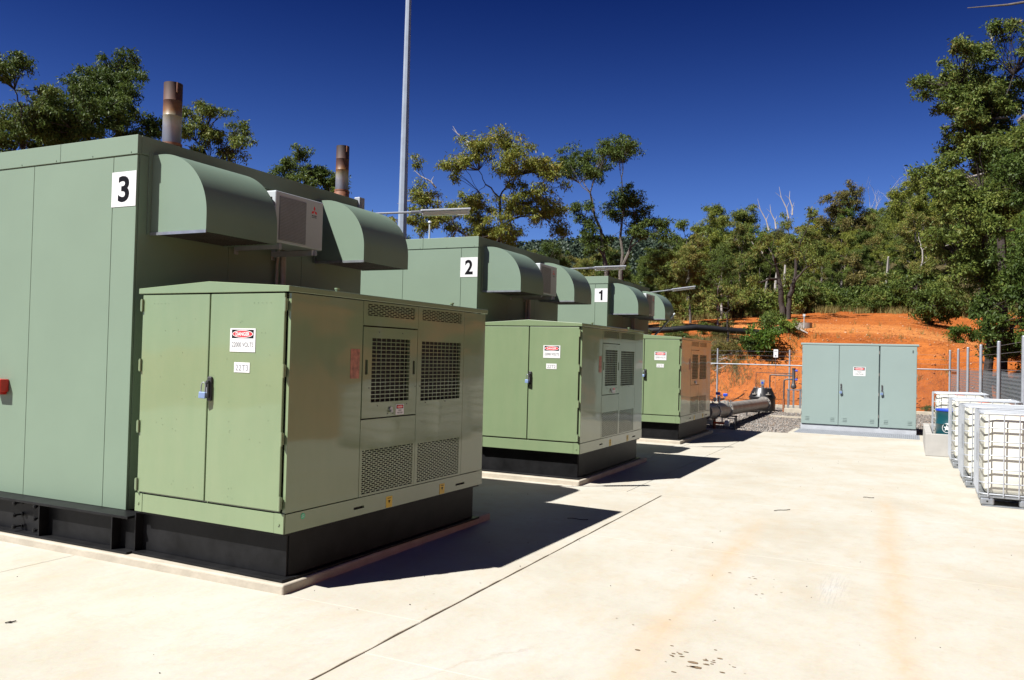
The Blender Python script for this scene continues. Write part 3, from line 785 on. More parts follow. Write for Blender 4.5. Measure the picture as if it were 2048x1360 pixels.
# ---------------------------------------------------------------- air conditioners, lamps, alarm
def make_ac():
    t = empty('air_conditioner')
    # local: +x faces out, y along the wall; origin on the wall below the unit
    MB().box(0.18, 0.50, 0.0, 0.62, 0.02, 0.455).build('casing', MAT['white_plastic'], t, bevel=0.012, seg=3)
    m = MB(); m.box(0.5003, 0.505, 0.045, 0.385, 0.045, 0.415)
    gl = m.build('fan_recess', MAT['grey_plastic'], t, bevel=0.003)
    m = MB()
    for i in range(30): m.box(0.5055, 0.5090, 0.05, 0.38, 0.052 + 0.0122 * i, 0.056 + 0.0122 * i)
    m.build('grille_bar', MAT['galv_dull'], gl)
    m = MB()
    for i in range(9): m.box(0.23, 0.42, -0.0065, -0.0005, 0.37 - 0.022 * i, 0.378 - 0.022 * i)
    m.box(0.44, 0.46, -0.005, -0.0005, 0.27, 0.40); m.build('side_slat', MAT['dark'], t)
    # three red diamonds and lettering
    b = MB().box(0.5002, 0.5010, 0.448, 0.540, 0.285, 0.415).build('badge', MAT['white_plastic'], t)
    m = MB()
    def rhomb(cy, cz, ang):
        a, h = 0.0125, 0.023
        pts = []
        for px, pz in ((0, 0), (-a, h), (0, 2 * h), (a, h)):
            pts.append((0.5018, cy + px * math.cos(ang) - pz * math.sin(ang), cz + px * math.sin(ang) + pz * math.cos(ang)))
        m.add(pts, [(0, 1, 2, 3)])
    for an in (0, 2 * math.pi / 3, -2 * math.pi / 3): rhomb(0.494, 0.357, an)
    m.build('diamond_emblem', MAT['red_ink'], b)
    m = MB(); text(m, 'MITSUBISHI', (0.5018, 0.462, 0.311), (0, 1, 0), (0, 0, 1), 0.066, 0.011, bold=0.02); text(m, 'ELECTRIC', (0.5018, 0.462, 0.297), (0, 1, 0), (0, 0, 1), 0.066, 0.010, bold=0.02)
    m.build('badge_lettering', MAT['black_ink'], b)
    for y in (0.06, 0.52):
        m = MB(); m.box(0.002, 0.50, y, y + 0.03, -0.03, 0.018); m.box(0.002, 0.010, y - 0.008, y + 0.04, -0.06, 0.25)
        m.build('wall_bracket', MAT['galv_dull'], t, bevel=0.002)
    m = MB(); m.cyl((0.47, 0.52, -0.03), (0.47, 0.52, 0.02), 0.012, 8); m.build('drain_stub', MAT['white_plastic'], t)
    m = MB(); m.tube([(0.10, 0.60, 0.10), (0.05, 0.62, 0.0), (0.045, 0.63, -0.20), (0.05, 0.63, -0.6), (0.045, 0.63, -1.0)], 0.028, 10)
    m.tube([(0.06, 0.56, 0.10), (0.03, 0.565, -0.1), (0.03, 0.57, -1.0)], 0.014, 8)
    m.build('insulated_hose', MAT['pipe_grey'], t, smooth=True)
    return t
acs = []
ac0 = make_ac()
for i, (sp, dg) in enumerate(spots):
    a = ac0 if i == 0 else copy_tree(ac0)
    a.location = (sp[0], sp[1] + 0.955, 2.440)
    tag(a, {'3': 'white air conditioner unit between the two air hoods of shelter number 3', '2': 'white air conditioner unit between the air hoods of shelter number 2',
            '1': 'air conditioner unit half hidden between the hoods of shelter number 1'}[dg], 'air conditioner', 'air conditioners on the shelter end walls')

def make_lamp():
    t = empty('strip_light')
    m = MB(); m.tube([(0.0, 0, 0), (0.72, 0, 0)], 0.013, 10); m.box(-0.01, 0.008, -0.03, 0.03, -0.035, 0.035); m.build('arm', MAT['galv_bright'], t)
    m = MB(); m.tube([(0.60, 0, 0), (0.72, 0, 0)], 0.020, 10); m.box(0.70, 0.76, -0.022, 0.022, -0.018, 0.022); m.build('clamp', MAT['galv'], t)
    # body: shallow trough with rounded ends
    m = MB(); m.prism([(-0.055, 0.0), (-0.055, 0.012), (-0.040, 0.026), (0.040, 0.026), (0.055, 0.012), (0.055, 0.0)], 0.72, 1.33, axis='x')
    m.build('lamp_housing', MAT['galv_bright'], t, bevel=0.005)
    m = MB(); m.prism([(-0.050, -0.002), (0.050, -0.002), (0.044, -0.040), (0.028, -0.052), (-0.028, -0.052), (-0.044, -0.040)], 0.735, 1.315, axis='x')
    m.build('diffuser', MAT['lens'], t, bevel=0.010, seg=3)
    m = MB()
    for y in (-0.022, 0.022): m.cyl((0.76, y, -0.03), (1.29, y, -0.03), 0.010, 12)
    m.build('fluorescent_tube', MAT['tote'], t, smooth=True)
    return t
lm = make_lamp()
for i, (sp, dg) in enumerate(spots):
    l = lm if i == 0 else copy_tree(lm)
    l.location = (sp[0] + 0.01, sp[1] + {'3': 2.79, '2': 2.73, '1': 2.45}[dg], {'3': 3.02, '2': 3.0, '1': 3.02}[dg])
    l.rotation_euler = (0, {'3': R(-5.5), '2': R(-4.5), '1': R(-9)}[dg], R({'3': 37, '2': 35, '1': 33}[dg]))
    l.scale = (0.885,) * 3
    tag(l, {'3': 'long strip light on an arm above the far hood of shelter number 3', '2': 'long strip light on an arm above the far hood of shelter number 2',
            '1': 'farthest strip light, tilted upwards beyond the hoods of shelter number 1'}[dg], 'strip light', 'strip lights on arms')
# small vent post on the middle shelter's roof
t = empty('roof_vent_post', (-2.464, 5.66, 3.15), 0, 'thin white vent post on the roof edge of shelter number 2', 'vent post')
m = MB(); m.cyl((0, 0, 0), (0, 0, 0.24), 0.012, 10); m.build('post', MAT['white_plastic'], t)
m = MB(); m.lathe([(0.0, 0.27), (0.02, 0.262), (0.03, 0.24), (0.018, 0.236)], 0, 0, 12, cap=False); m.build('cap', MAT['white_plastic'], t)
# fire call point
t = empty('fire_alarm_box', (-3.13, 0.158, 1.16), 0, 'red fire call box on the wall of shelter number 3 at the left edge', 'alarm box')
MB().box(-0.09, 0.045, -0.075, 0.0, 0.0, 0.105).build('red_box', MAT['red'], t, bevel=0.006)
MB().box(-0.088, 0.0, -0.079, -0.0765, 0.03, 0.075).build('label_plate', MAT['white_sign'], t)
MB().box(-0.06, 0.02, -0.055, -0.002, -0.022, -0.0005).build('lower_lip', MAT['red'], t)
t = empty('roof_isolator', (-1.70, 2.90, 3.163), 0, 'small grey isolator box on the roof corner of shelter number 3 beside the strip light', 'isolator box')
MB().box(0.0, 0.07, 0.0, 0.09, -0.13, 0.03).build('box', MAT['galv_dull'], t, bevel=0.004); 
MB().box(0.0705, 0.078, 0.02, 0.07, -0.10, 0.0).build('cover', MAT['galv_dull'], t)

# ---------------------------------------------------------------- grey green switch cabinet
t = empty('switchgear_cabinet', (1.31, 16.38, 0), 0, 'grey green switchgear cabinet with three doors and a danger sign', 'switchgear cabinet')
gg = MAT['grey_green']
MB().box(0.01, 2.45, 0.02, 0.85, 0.135, 1.985).build('cabinet_body', gg, t, bevel=0.004)
MB().box(-0.02, 2.49, -0.03, 0.90, 1.99, 2.035).build('roof', gg, t, bevel=0.006)
MB().box(0.0, 2.46, 0.0, 0.88, 0.0, 0.132).build('galvanised_plinth', MAT['plinth'], t, bevel=0.003)
def louvres(mb, x, z):
    for i in range(3): mb.box(x, x + 0.085, -0.034, -0.0275, z + 0.035 * i, z + 0.010 + 0.035 * i)
for i, (a, b) in enumerate(((0.015, 0.826), (0.834, 1.672), (1.700, 2.448))):
    d = MB().box(a, b, -0.026, 0.018, 0.140, 1.980).build('door', gg, t, bevel=0.005)
    for lx in (a + 0.09, b - 0.17):
        m = MB(); louvres(m, lx, 0.23); m.build('louvre', gg, d)
    m = MB()
    hx = a - 0.006 if i == 0 else b + 0.002
    for z in (1.80, 1.30, 0.85, 0.35): m.box(hx, hx + 0.010, -0.034, -0.004, z, z + 0.07)
    m.build('hinge', MAT['pipe_grey'], d)
    if i:
        m = MB(); m.box(a + 0.030, a + 0.058, -0.048, -0.0265, 0.97, 1.10)
        h = m.build('handle', MAT['pipe_dark'], d, bevel=0.004)
        m = MB(); m.cyl((a + 0.044, -0.056, 1.03), (a + 0.044, -0.048, 1.03), 0.010, 10); m.build('lock_barrel', MAT['galv'], h)
        pl = copy_tree(pad); pl.location = (1.31 + a + 0.044, 16.38 - 0.060, 0.945); pl.scale = (1.15,) * 3
        tag(pl, 'padlock on the middle door of the grey green switchgear cabinet' if i == 1 else 'padlock on the right door of the grey green switchgear cabinet', 'padlock', 'padlocks on the switchgear cabinet')
m = MB(); m.box(1.135, 1.395, -0.0295, -0.0265, 1.290, 1.500); sg = m.build('danger_sign', MAT['white_sign'], t)
ux, uz = (1, 0, 0), (0, 0, 1)
m = MB(); m.box(1.150, 1.380, -0.0305, -0.0298, 1.420, 1.488); m.build('black_header', MAT['black_ink'], sg)
m = MB(); ellipse(m, (1.265, -0.0310, 1.454), ux, uz, 0.108, 0.028); m.build('white_oval', MAT['white_sign'], sg)
m = MB(); ellipse(m, (1.265, -0.0315, 1.454), ux, uz, 0.101, 0.024); m.build('red_oval', MAT['red_ink'], sg)
m = MB(); text(m, 'DANGER', (1.190, -0.0320, 1.441), ux, uz, 0.15, 0.027, bold=0.03); m.build('danger_lettering', MAT['white_sign'], sg)
m = MB(); text(m, 'HIGH', (1.222, -0.0303, 1.368), ux, uz, 0.09, 0.030, bold=0.01); text(m, 'VOLTAGE', (1.175, -0.0303, 1.315), ux, uz, 0.18, 0.034, bold=0.01); m.build('voltage_lettering', MAT['grey_ink'], sg)
m = MB(); m.box(2.36, 2.375, -0.031, -0.0265, 1.84, 1.90); m.build('catch', MAT['black_ink'], t)
m = MB(); m.box(1.674, 1.698, -0.010, 0.0185, 1.955, 1.985); m.build('mullion_gap', MAT['dark'], t)
# steel grating over the cable pit, in a concrete rim
rim = MB(); rim.box(1.20, 3.95, 15.0, 15.12, -0.02, 0.012); rim.box(1.20, 1.30, 15.125, 16.37, -0.02, 0.012); rim.box(3.83, 3.95, 15.125, 16.37, -0.02, 0.012)
tag(rim.build('pit_rim', MAT['concrete'], bevel=0.006), kind='structure')
t = empty('floor_grating', (1.30, 15.125, 0.0), 0, 'steel floor grating over the pit before the grey green cabinet', 'floor grating')
MB().box(0.0, 2.53, 0.0, 1.245, -0.02, -0.012).build('pit_cover', MAT['pipe_dark'], t)
m = MB()
for i in range(64): m.box(0.01 + 0.0396 * i, 0.022 + 0.0396 * i, 0.0, 1.24, -0.011, 0.010)
for i in range(26): m.box(0.0, 2.53, 0.01 + 0.048 * i, 0.018 + 0.048 * i, -0.008, 0.0112)
tag(m.build('grating_bar', MAT['galv_dull'], t), kind='stuff')

# ---------------------------------------------------------------- concrete bund, drum and tote tanks
t = empty('concrete_bund', (3.88, 11.93, 0), 0, 'low grey concrete bund wall around the dark teal drum', 'bund')
MB().box(0.0, 1.35, 0.0, 0.11, 0.0, 0.385).build('bund_wall', MAT['concrete_block'], t, bevel=0.008)
MB().box(0.0, 0.11, 0.113, 2.90, 0.0, 0.385).build('bund_wall', MAT['concrete_block'], t, bevel=0.008)
MB().box(0.113, 1.35, 2.79, 2.90, 0.0, 0.385).build('bund_wall', MAT['concrete_block'], t, bevel=0.008)
MB().box(1.24, 1.35, 0.113, 2.787, 0.0, 0.385).build('bund_wall', MAT['concrete_block'], t, bevel=0.008)
t = empty('oil_drum', (4.31, 12.62, 0), 0, 'dark teal drum with blue lid and white star inside the bund', 'drum')
m = MB(); m.lathe([(0.0, 0.0), (0.255, 0.0), (0.262, 0.02), (0.255, 0.04), (0.255, 0.26), (0.266, 0.275), (0.255, 0.29), (0.255, 0.52), (0.266, 0.535), (0.255, 0.55), (0.255, 0.76), (0.262, 0.78), (0.0, 0.78)], 0, 0, 32, cap=False)
m.build('drum_shell', MAT['tealdrum'], t, smooth=True)
m = MB(); m.lathe([(0.0, 0.805), (0.262, 0.80), (0.270, 0.79), (0.268, 0.765), (0.2665, 0.765)], 0, 0, 32, cap=False); m.build('blue_lid', MAT['blue'], t, smooth=True)
m = MB()
def on_drum(a, z): return (0.2585 * math.sin(a), -0.2585 * math.cos(a), z)
A0, Z0 = -0.35, 0.47
vs = []
for k in range(10):
    r_ = 0.062 if k % 2 == 0 else 0.026; an = math.pi / 2 + k * math.pi / 5
    vs.append(on_drum(A0 + r_ * math.cos(an) / 0.255, Z0 + r_ * math.sin(an)))
m.add([on_drum(A0, Z0)] + vs, [(0, 1 + k, 1 + (k + 1) % 10) for k in range(10)])
ring = [on_drum(A0 + 0.074 * math.cos(k * math.pi / 16) / 0.255, Z0 + 0.074 * math.sin(k * math.pi / 16)) for k in range(32)]
ring2 = [on_drum(A0 + 0.083 * math.cos(k * math.pi / 16) / 0.255, Z0 + 0.083 * math.sin(k * math.pi / 16)) for k in range(32)]
m.add(ring + ring2, [(k, (k + 1) % 32, 32 + (k + 1) % 32, 32 + k) for k in range(32)])
m.build('star_emblem', MAT['white_sign'], t)

def make_tote():
    t = empty('tote_tank')
    W, D, H0, H1 = 0.90, 1.06, 0.125, 1.03
    # plastic bottle with rounded corners and a recessed shoulder
    def rr(w, d, r, z, n=6):
        out = []
        for cx, cy, a0 in ((w - r, d - r, 0), (r, d - r, 90), (r, r, 180), (w - r, r, 270)):
            for k in range(n): 
                a = R(a0 + 90 * k / (n - 1)); out.append((cx + r * math.cos(a), cy + r * math.sin(a), z))
        return out
    rings = []
    for ins, z, r in ((0.06, H0 + 0.02, 0.10), (0.035, H0 + 0.06, 0.10), (0.035, 0.35, 0.10), (0.030, 0.55, 0.10), (0.035, 0.80, 0.10), (0.035, 0.93, 0.10), (0.055, 0.985, 0.10), (0.12, 1.01, 0.09)):
        rings.append([(x + ins, y + ins, z_) for x, y, z_ in rr(W - 2 * ins, D - 2 * ins, r, z)])
    n = len(rings[0]); vs = [v for q in rings for v in q]; fs = []
    for i in range(len(rings) - 1):
        for k in range(n): fs.append((i * n + k, i * n + (k + 1) % n, (i + 1) * n + (k + 1) % n, (i + 1) * n + k))
    fs.append(tuple(range(n))[::-1]); fs.append(tuple((len(rings) - 1) * n + k for k in range(n)))
    bo = MB().add(vs, fs).build('bottle', MAT['tote'], t, smooth=True)
    m = MB(); m.lathe([(0.0, 1.045), (0.085, 1.042), (0.09, 1.03), (0.09, 1.008)], W / 2, D / 2, 20, cap=False); m.build('screw_cap', MAT['red'], bo, smooth=True)
    # cage of tubes
    m = MB(); ro = 0.0078
    def loop(z, e=0.006, r=ro):
        pts = [(x - e, y - e, z) for x, y, _ in rr(W + 2 * e, D + 2 * e, 0.07, z, 5)]
        pts.append(pts[0]); m.tube(pts, r, 8, cap=False)
    for z in (0.14, 0.265, 0.42, 0.575, 0.73, 0.885): loop(z)
    loop(1.045, 0.006, 0.012)
    for x in [0.075 + (W - 0.15) / 5 * i for i in range(6)]:
        for y in (-0.018, D + 0.018): m.tube([(x, y, 0.12), (x, y, 1.045)], 0.0072, 8)
    for y in [0.075 + (D - 0.15) / 5 * i for i in range(6)]:
        for x in (-0.018, W + 0.018): m.tube([(x, y, 0.12), (x, y, 1.045)], 0.0072, 8)
    m.tube([(0.0, D * 0.35, 1.045), (W, D * 0.35, 1.045)], 0.010, 8); m.tube([(0.0, D * 0.65, 1.045), (W, D * 0.65, 1.045)], 0.010, 8)
    m.build('wire_cage', MAT['galv_bright'], t, smooth=True)
    m = MB(); m.box(0.0, W, 0.0, D, 0.098, 0.118)
    for y in (0.0, D / 2 - 0.05, D - 0.10): m.box(0.02, W - 0.02, y, y + 0.1, 0.0, 0.012)
    pal = m.build('pallet', MAT['galv'], t, bevel=0.003)
    f0 = None
    for x in (0.0, W / 2 - 0.07, W - 0.14):
        for y in (0.0, D / 2 - 0.06, D - 0.12):
            if f0 is None:
                f = MB(); f.box(0.0, 0.14, 0.0, 0.12, 0.013, 0.097); f0 = f.build('pallet_foot', MAT['galv'], pal, bevel=0.02, seg=3)
                hole = MB(); hole.cyl((0.07, -0.0012, 0.055), (0.07, 0.004, 0.055), 0.012, 12); 
                f0.location = (x, y, 0)
            else: link_copy(f0, pal, (x, y, 0))
    hh = MB()
    for x in (0.07, W - 0.07): hh.cyl((x, -0.002, 0.055), (x, 0.004, 0.055), 0.011, 12)
    hh.build('foot_hole', MAT['dark'], pal)
    m = MB(); m.box(-0.034, -0.030, 0.06, 0.20, 0.50, 0.82); m.build('cage_plate', MAT['galv_dull'], t)
    return t
tt = make_tote()
TL = [((4.352, 6.575), R(-1), 'nearest caged white tote tank, front one of the row at the right edge'),
      ((4.280, 8.05), R(0.5), 'second caged white tote tank, directly behind the nearest one'),
      ((4.225, 10.25), R(0), 'third caged white tote tank, just in front of the concrete bund'),
      ((4.050, 13.50), R(0), 'caged white tote tank standing inside the concrete bund behind the drum')]
for i, ((x, y), rz, lb) in enumerate(TL):
    o = tt if i == 0 else copy_tree(tt)
    o.location = (x, y, 0.001); o.rotation_euler = (0, 0, rz)
    tag(o, lb, 'tote tank', 'caged tote tanks along the right side')

# ---------------------------------------------------------------- lighting mast
t = empty('lighting_mast', (-9.75, 15.95, 0), 0, 'tall tapered galvanised lighting mast behind the shelters', 'mast')
m = MB(); m.tube([(0, 0, 0), (0, 0, 15.5)], [0.165, 0.060], 8); m.build('mast_shaft', MAT['mast'], t)
m = MB(); m.box(-0.25, 0.25, -0.25, 0.25, 0.0, 0.03); m.build('base_plate', MAT['galv_dull'], t)
m = MB(); m.box(-0.5, 0.5, -0.03, 0.03, 15.5, 15.56); m.build('crossarm', MAT['galv_dull'], t)

# ---------------------------------------------------------------- fences
t = empty('rear_fence', (0, 25.8, 0), 0, 'galvanised chain link fence at the foot of the orange bank', 'fence')
for x in (-7.6, -5.1, -2.62, -0.14, 2.35):
    m = MB(); m.cyl((x, 0, 0), (x, 0, 2.0), 0.030, 12); m.build('fence_post', MAT['galv_dull'], t, smooth=True)
m = MB(); m.cyl((-10, -0.032, 1.45), (4.75, -0.032, 1.45), 0.021, 10); m.build('top_rail', MAT['galv_dull'], t)
for z in (1.62, 1.77, 1.92):
    m = MB(); m.cyl((-10, -0.03, z), (4.75, -0.03, z), 0.0028, 4); m.build('barbed_wire', MAT['wire'], t)
def chainlink(length, height, pitch, r=0.0016):
    vs = []; fs = []
    n = int((length + height) / pitch)
    for sgn in (1, -1):
        for i in range(n):
            a = i * pitch - height if sgn > 0 else i * pitch
            x0, z0, x1, z1 = (a, 0, a + height, height) if sgn > 0 else (a, 0, a - height, height)
            # clip to the rectangle
            def cl(x0, z0, x1, z1):
                dx, dz = x1 - x0, z1 - z0; t0, t1 = 0.0, 1.0
                for p, q in ((-dx, x0), (dx, length - x0)):
                    if abs(p) < 1e-9: continue
                    rr_ = q / p
                    if p < 0: t0 = max(t0, rr_)
                    else: t1 = min(t1, rr_)
                return None if t0 >= t1 else (x0 + dx * t0, z0 + dz * t0, x0 + dx * t1, z0 + dz * t1)
            c = cl(x0, z0, x1, z1)
            if c is None: continue
            a0, b0, a1, b1 = c; k = len(vs); w = r * 1.4
            vs += [(a0 - w, 0, b0), (a0 + w, 0, b0), (a1 + w, 0, b1), (a1 - w, 0, b1), (a0, r, b0), (a1, r, b1)]
            fs += [(k, k + 1, k + 2, k + 3), (k, k + 4, k + 5, k + 3), (k + 1, k + 4, k + 5, k + 2)]
    return MB().add(vs, fs)
cm = chainlink(14.7, 1.45, 0.08, 0.0013).build('chain_link_mesh', MAT['wire'], t); cm.location = (-10, -0.01, 0.0)
fp = [(5.30, 7.6), (5.25, 11.2), (5.19, 14.6), (5.10, 17.8), (5.01, 20.9), (4.90, 23.4), (4.78, 25.8)]
t = empty('side_fence', (0, 0, 0), 0, 'galvanised fence with grey shade cloth running behind the tote tanks', 'fence')
for x, y in fp:
    m = MB(); m.cyl((x, y, 0), (x, y, 2.07), 0.034, 12); m.lathe([(0.036, 2.07), (0.030, 2.085), (0.0, 2.09)], x, y, 12, cap=False); m.build('fence_post', MAT['galv_dull'], t, smooth=True)
for (xa, ya), (xb, yb) in zip(fp[:-1], fp[1:]):
    m = MB(); nseg = 10; vs = []; 
    for i in range(nseg + 1):
        f = i / nseg; x = xa + (xb - xa) * f; y = ya + (yb - ya) * f
        w = 0.02 * math.sin(f * math.pi * 3)
        vs += [(x + 0.045 + w, y, 0.02), (x + 0.045 + w * 0.4, y, 0.75), (x + 0.045, y, 1.50 - 0.02 * math.sin(f * math.pi))]
    fs = []
    for i in range(nseg): fs += [(3 * i, 3 * i + 3, 3 * i + 4, 3 * i + 1), (3 * i + 1, 3 * i + 4, 3 * i + 5, 3 * i + 2)]
    m.add(vs, fs); m.build('shade_cloth', MAT['shade'], t, smooth=True)
for z in (1.52, 1.68, 1.84, 2.0):
    m = MB(); m.tube([(x + 0.036, y, z) for x, y in fp], 0.0045 if z < 1.6 else 0.0035, 5); m.build('strand_wire', MAT['wire'], t)
m = MB(); m.tube([(4.78, 25.77, 1.45), (4.90, 23.43, 1.45)], 0.02, 8); m.build('brace_rail', MAT['galv_dull'], t)
kb = MB(); kb.box(-13, 4.7, 25.45, 25.60, -0.05, 0.09)
tag(kb.build('kerb', MAT['concrete_kerb'], bevel=0.012), kind='structure')
t = empty('fence_sign', (-0.60, 25.74, 0), 0, 'small white notice hung on the rear fence wire', 'sign')
MB().box(-0.075, 0.075, -0.006, 0.0, 1.72, 2.0).build('sign_plate', MAT['white_sign'], t)
m = MB(); m.cyl((0, -0.0085, 1.775), (0, -0.0065, 1.775), 0.022, 12); m.box(-0.05, 0.05, -0.0085, -0.0065, 1.93, 1.945); m.build('sign_print', MAT['black_ink'], t)
MB().cyl((0, 0.005, 0.6), (0, 0.005, 1.74), 0.005, 6).build('sign_wire', MAT['wire'], t)

# ---------------------------------------------------------------- pipework
t = empty('gas_pipeline', (0, 0, 0), 0, 'large grey pipe lying on supports above the gravel', 'pipe')
P0, P1 = Vector((-0.40, 13.9, 0.43)), Vector((-0.43, 22.3, 0.26))
m = MB(); m.cyl(P0, P1, 0.165, 28); m.build('pipe_run', MAT['pipe_grey'], t, smooth=True)
for f in (0.10, 0.26, 0.985):
    c = P0.lerp(P1, f); d = (P1 - P0).normalized()
    m = MB(); m.cyl(c - d * 0.03, c + d * 0.03, 0.215 if f > 0.2 else 0.185, 24); fl = m.build('flange', MAT['pipe_grey'], t, bevel=0.004)
    m = MB()
    for k in range(12):
        a = k * math.pi / 6; q = c + Vector((math.cos(a) * 0.19, 0, math.sin(a) * 0.19)); m.cyl(q - d * 0.05, q + d * 0.05, 0.012, 6)
    m.build('flange_bolt', MAT['galv'], fl)
for f in (0.33, 0.75):
    c = P0.lerp(P1, f); m = MB(); m.box(c.x - 0.2, c.x + 0.2, c.y - 0.03, c.y + 0.03, c.z - 0.20, c.z - 0.166); m.box(c.x + 0.15, c.x + 0.19, c.y - 0.02, c.y + 0.02, -0.02, c.z - 0.2); m.box(c.x - 0.19, c.x - 0.15, c.y - 0.02, c.y + 0.02, -0.02, c.z - 0.2)
    m.build('pipe_support', MAT['pipe_dark'], t)
t = empty('valve_cluster', (-0.36, 15.2, 0), 0, 'cluster of small valves with blue handles on top of the grey pipe', 'valve')
m = MB(); m.tube([(0, 0, 0.58), (0, 0, 0.74)], 0.028, 12); m.lathe([(0.02, 0.66), (0.05, 0.67), (0.05, 0.69), (0.02, 0.70)], 0, 0, 14); m.tube([(0, 0, 0.66), (0.11, 0, 0.68), (0.13, 0, 0.74)], 0.018, 8); m.build('riser', MAT['galv'], t, smooth=True)
for x, z in ((-0.03, 0.80), (0.14, 0.775)):
    m = MB(); m.box(x - 0.05, x + 0.05, -0.03, 0.03, z - 0.035, z + 0.03); m.build('blue_handle', MAT['blue'], t, bevel=0.01)
m = MB(); m.cyl((-0.10, -0.03, 0.66), (-0.10, 0.0, 0.66), 0.042, 16); m.cyl((-0.10, -0.02, 0.60), (-0.10, -0.02, 0.66), 0.012, 8); m.build('gauge', MAT['pipe_dark'], t)
m = MB(); m.cyl((-0.10, -0.034, 0.66), (-0.10, -0.031, 0.66), 0.035, 16); m.build('gauge_dial', MAT['white_sign'], t)
for x in (-0.22, -0.16, 0.20, 0.26):
    m = MB(); m.tube([(x, 0.0, 0.50), (x, 0.0, 0.64)], 0.010, 8); m.cyl((x, 0, 0.64), (x, 0, 0.652), 0.02, 8); m.build('test_cock', MAT['galv'], t)
t = empty('drain_fitting', (-0.25, 14.9, 0), 0, 'white and orange drain fittings under the near end of the grey pipe', 'drain fitting')
m = MB(); m.tube([(-0.15, 0, 0.0), (-0.15, 0, 0.26)], 0.035, 12); m.build('drain_leg', MAT['rust'], t)
m = MB(); m.tube([(-0.15, -0.05, 0.14), (0.10, -0.05, 0.14)], 0.028, 12); m.build('orange_pipe', MAT['orange_pl'], t)
m = MB(); m.cyl((0.10, -0.05, 0.14), (0.20, -0.05, 0.14), 0.07, 16); m.box(-0.33, -0.18, -0.12, 0.02, 0.10, 0.21); m.build('white_valve', MAT['white_plastic'], t, bevel=0.01)
m = MB(); m.box(0.16, 0.32, -0.06, -0.04, 0.24, 0.27); m.box(0.30, 0.33, -0.06, -0.04, 0.0, 0.27); m.build('stand', MAT['pipe_dark'], t)

t = empty('condensate_tank', (-0.60, 23.0, 0), 0, 'squat black tank with a sloping lid at the end of the grey pipe', 'tank')
m = MB(); m.lathe([(0.0, 0.0), (0.40, 0.0), (0.40, 0.40), (0.42, 0.41), (0.42, 0.44)], 0, 0, 32, cap=False); m.build('tank_shell', MAT['poly'], t, smooth=True)
m = MB(); m.lathe([(0.42, 0.441), (0.40, 0.46), (0.29, 0.70), (0.28, 0.72), (0.0, 0.73)], 0, 0, 32, cap=False); m.build('tank_cone', MAT['poly'], t, smooth=True)
m = MB()
for k in range(16): a = k * math.pi / 8; m.cyl((0.255 * math.cos(a), 0.255 * math.sin(a), 0.72), (0.255 * math.cos(a), 0.255 * math.sin(a), 0.755), 0.012, 6)
m.build('lid_bolt', MAT['pipe_grey'], t)
for a in (-2.1, -0.9):
    cx, cy = 0.36 * math.cos(a), 0.36 * math.sin(a)
    m = MB(); m.cyl((cx, cy, 0.52), (cx, cy, 0.545), 0.085, 20); m.cyl((cx, cy, 0.545), (cx, cy, 0.60), 0.02, 8); m.build('inspection_port', MAT['pipe_grey'], t)
m = MB(); m.cyl((0, 0, 0.73), (0, 0, 0.80), 0.035, 12); m.cyl((0.0, -0.05, 0.84), (0.0, 0.05, 0.84), 0.05, 16); gh = m.build('level_gauge', MAT['galv'], t, smooth=True)
MB().box(-0.08, 0.05, 0.06, 0.10, 0.84, 0.98).build('junction_box', MAT['pipe_grey'], t, bevel=0.006)
m = MB(); m.cyl((0.0, -0.055, 0.89), (0.0, -0.02, 0.89), 0.035, 12); m.build('blue_cap', MAT['blue'], t)
m = MB(); m.tube([(0.0, -0.40, 0.30), (0.0, -0.40, 0.56)], 0.012, 8); m.build('sight_tube', MAT['galv'], t)

t = empty('pipe_manifold', (0, 23.0, 0), 0, 'thin dark pipes rising beside the black tank to a vertical manifold', 'pipework')
for nm, pts, r_ in (('small_pipe', [(-0.81, 0, 0.70), (-0.81, 0, 1.215), (0.32, 0, 1.205)], 0.012), ('bent_pipe', [(-0.38, 0, 0.70), (-0.38, 0, 1.12), (-0.34, 0, 1.15), (0.32, 0, 1.14)], 0.024),
                    ('drop_pipe', [(0.06, -0.05, -0.02), (0.06, -0.05, 0.97), (0.10, -0.04, 1.02), (0.30, -0.03, 1.03)], 0.026)):
    m = MB(); m.tube(pts, r_, 10); m.build(nm, MAT['pipe_dark'], t, smooth=True)
m = MB(); m.cyl((0.06, -0.05, 0.0), (0.06, -0.05, 0.40), 0.036, 12); m.build('rusty_sleeve', MAT['rust'], t)
m = MB(); m.lathe([(0.0, 0.72), (0.075, 0.75), (0.09, 0.80), (0.075, 0.86), (0.05, 0.90), (0.05, 1.34), (0.06, 1.35), (0.06, 1.38), (0.0, 1.39)], 0.34, 0, 20, cap=False); m.build('manifold_body', MAT['pipe_dark'], t, smooth=True)
for z in (1.30, 1.02): 
    m = MB(); m.cyl((0.38, -0.02, z), (0.46, -0.02, z), 0.025, 10); m.cyl((0.43, -0.02, z - 0.03), (0.43, -0.02, z + 0.05), 0.016, 8); m.build('blue_tap', MAT['blue'], t)
t = empty('pipe_stand', (0.36, 23.0, 0), 0, 'galvanised steel stand under the vertical pipe manifold', 'pipe stand')
MB().box(-0.22, 0.22, -0.10, 0.12, 0.69, 0.72).build('stand_top', MAT['galv'], t)
for x in (-0.19, -0.03, 0.17): MB().box(x, x + 0.05, -0.09, -0.04, 0.13, 0.69).build('stand_leg', MAT['galv'], t)
MB().box(-0.27, 0.30, -0.18, 0.20, -0.03, 0.125).build('concrete_pad', MAT['concrete_kerb'], t, bevel=0.01)
t = empty('concrete_edging', (0.05, 20.3, 0), 0, 'short pale concrete edging strip set in the gravel', 'edging')
MB().box(0.0, 1.3, 0.0, 0.12, -0.03, 0.035).build('strip', MAT['concrete_kerb'], t)

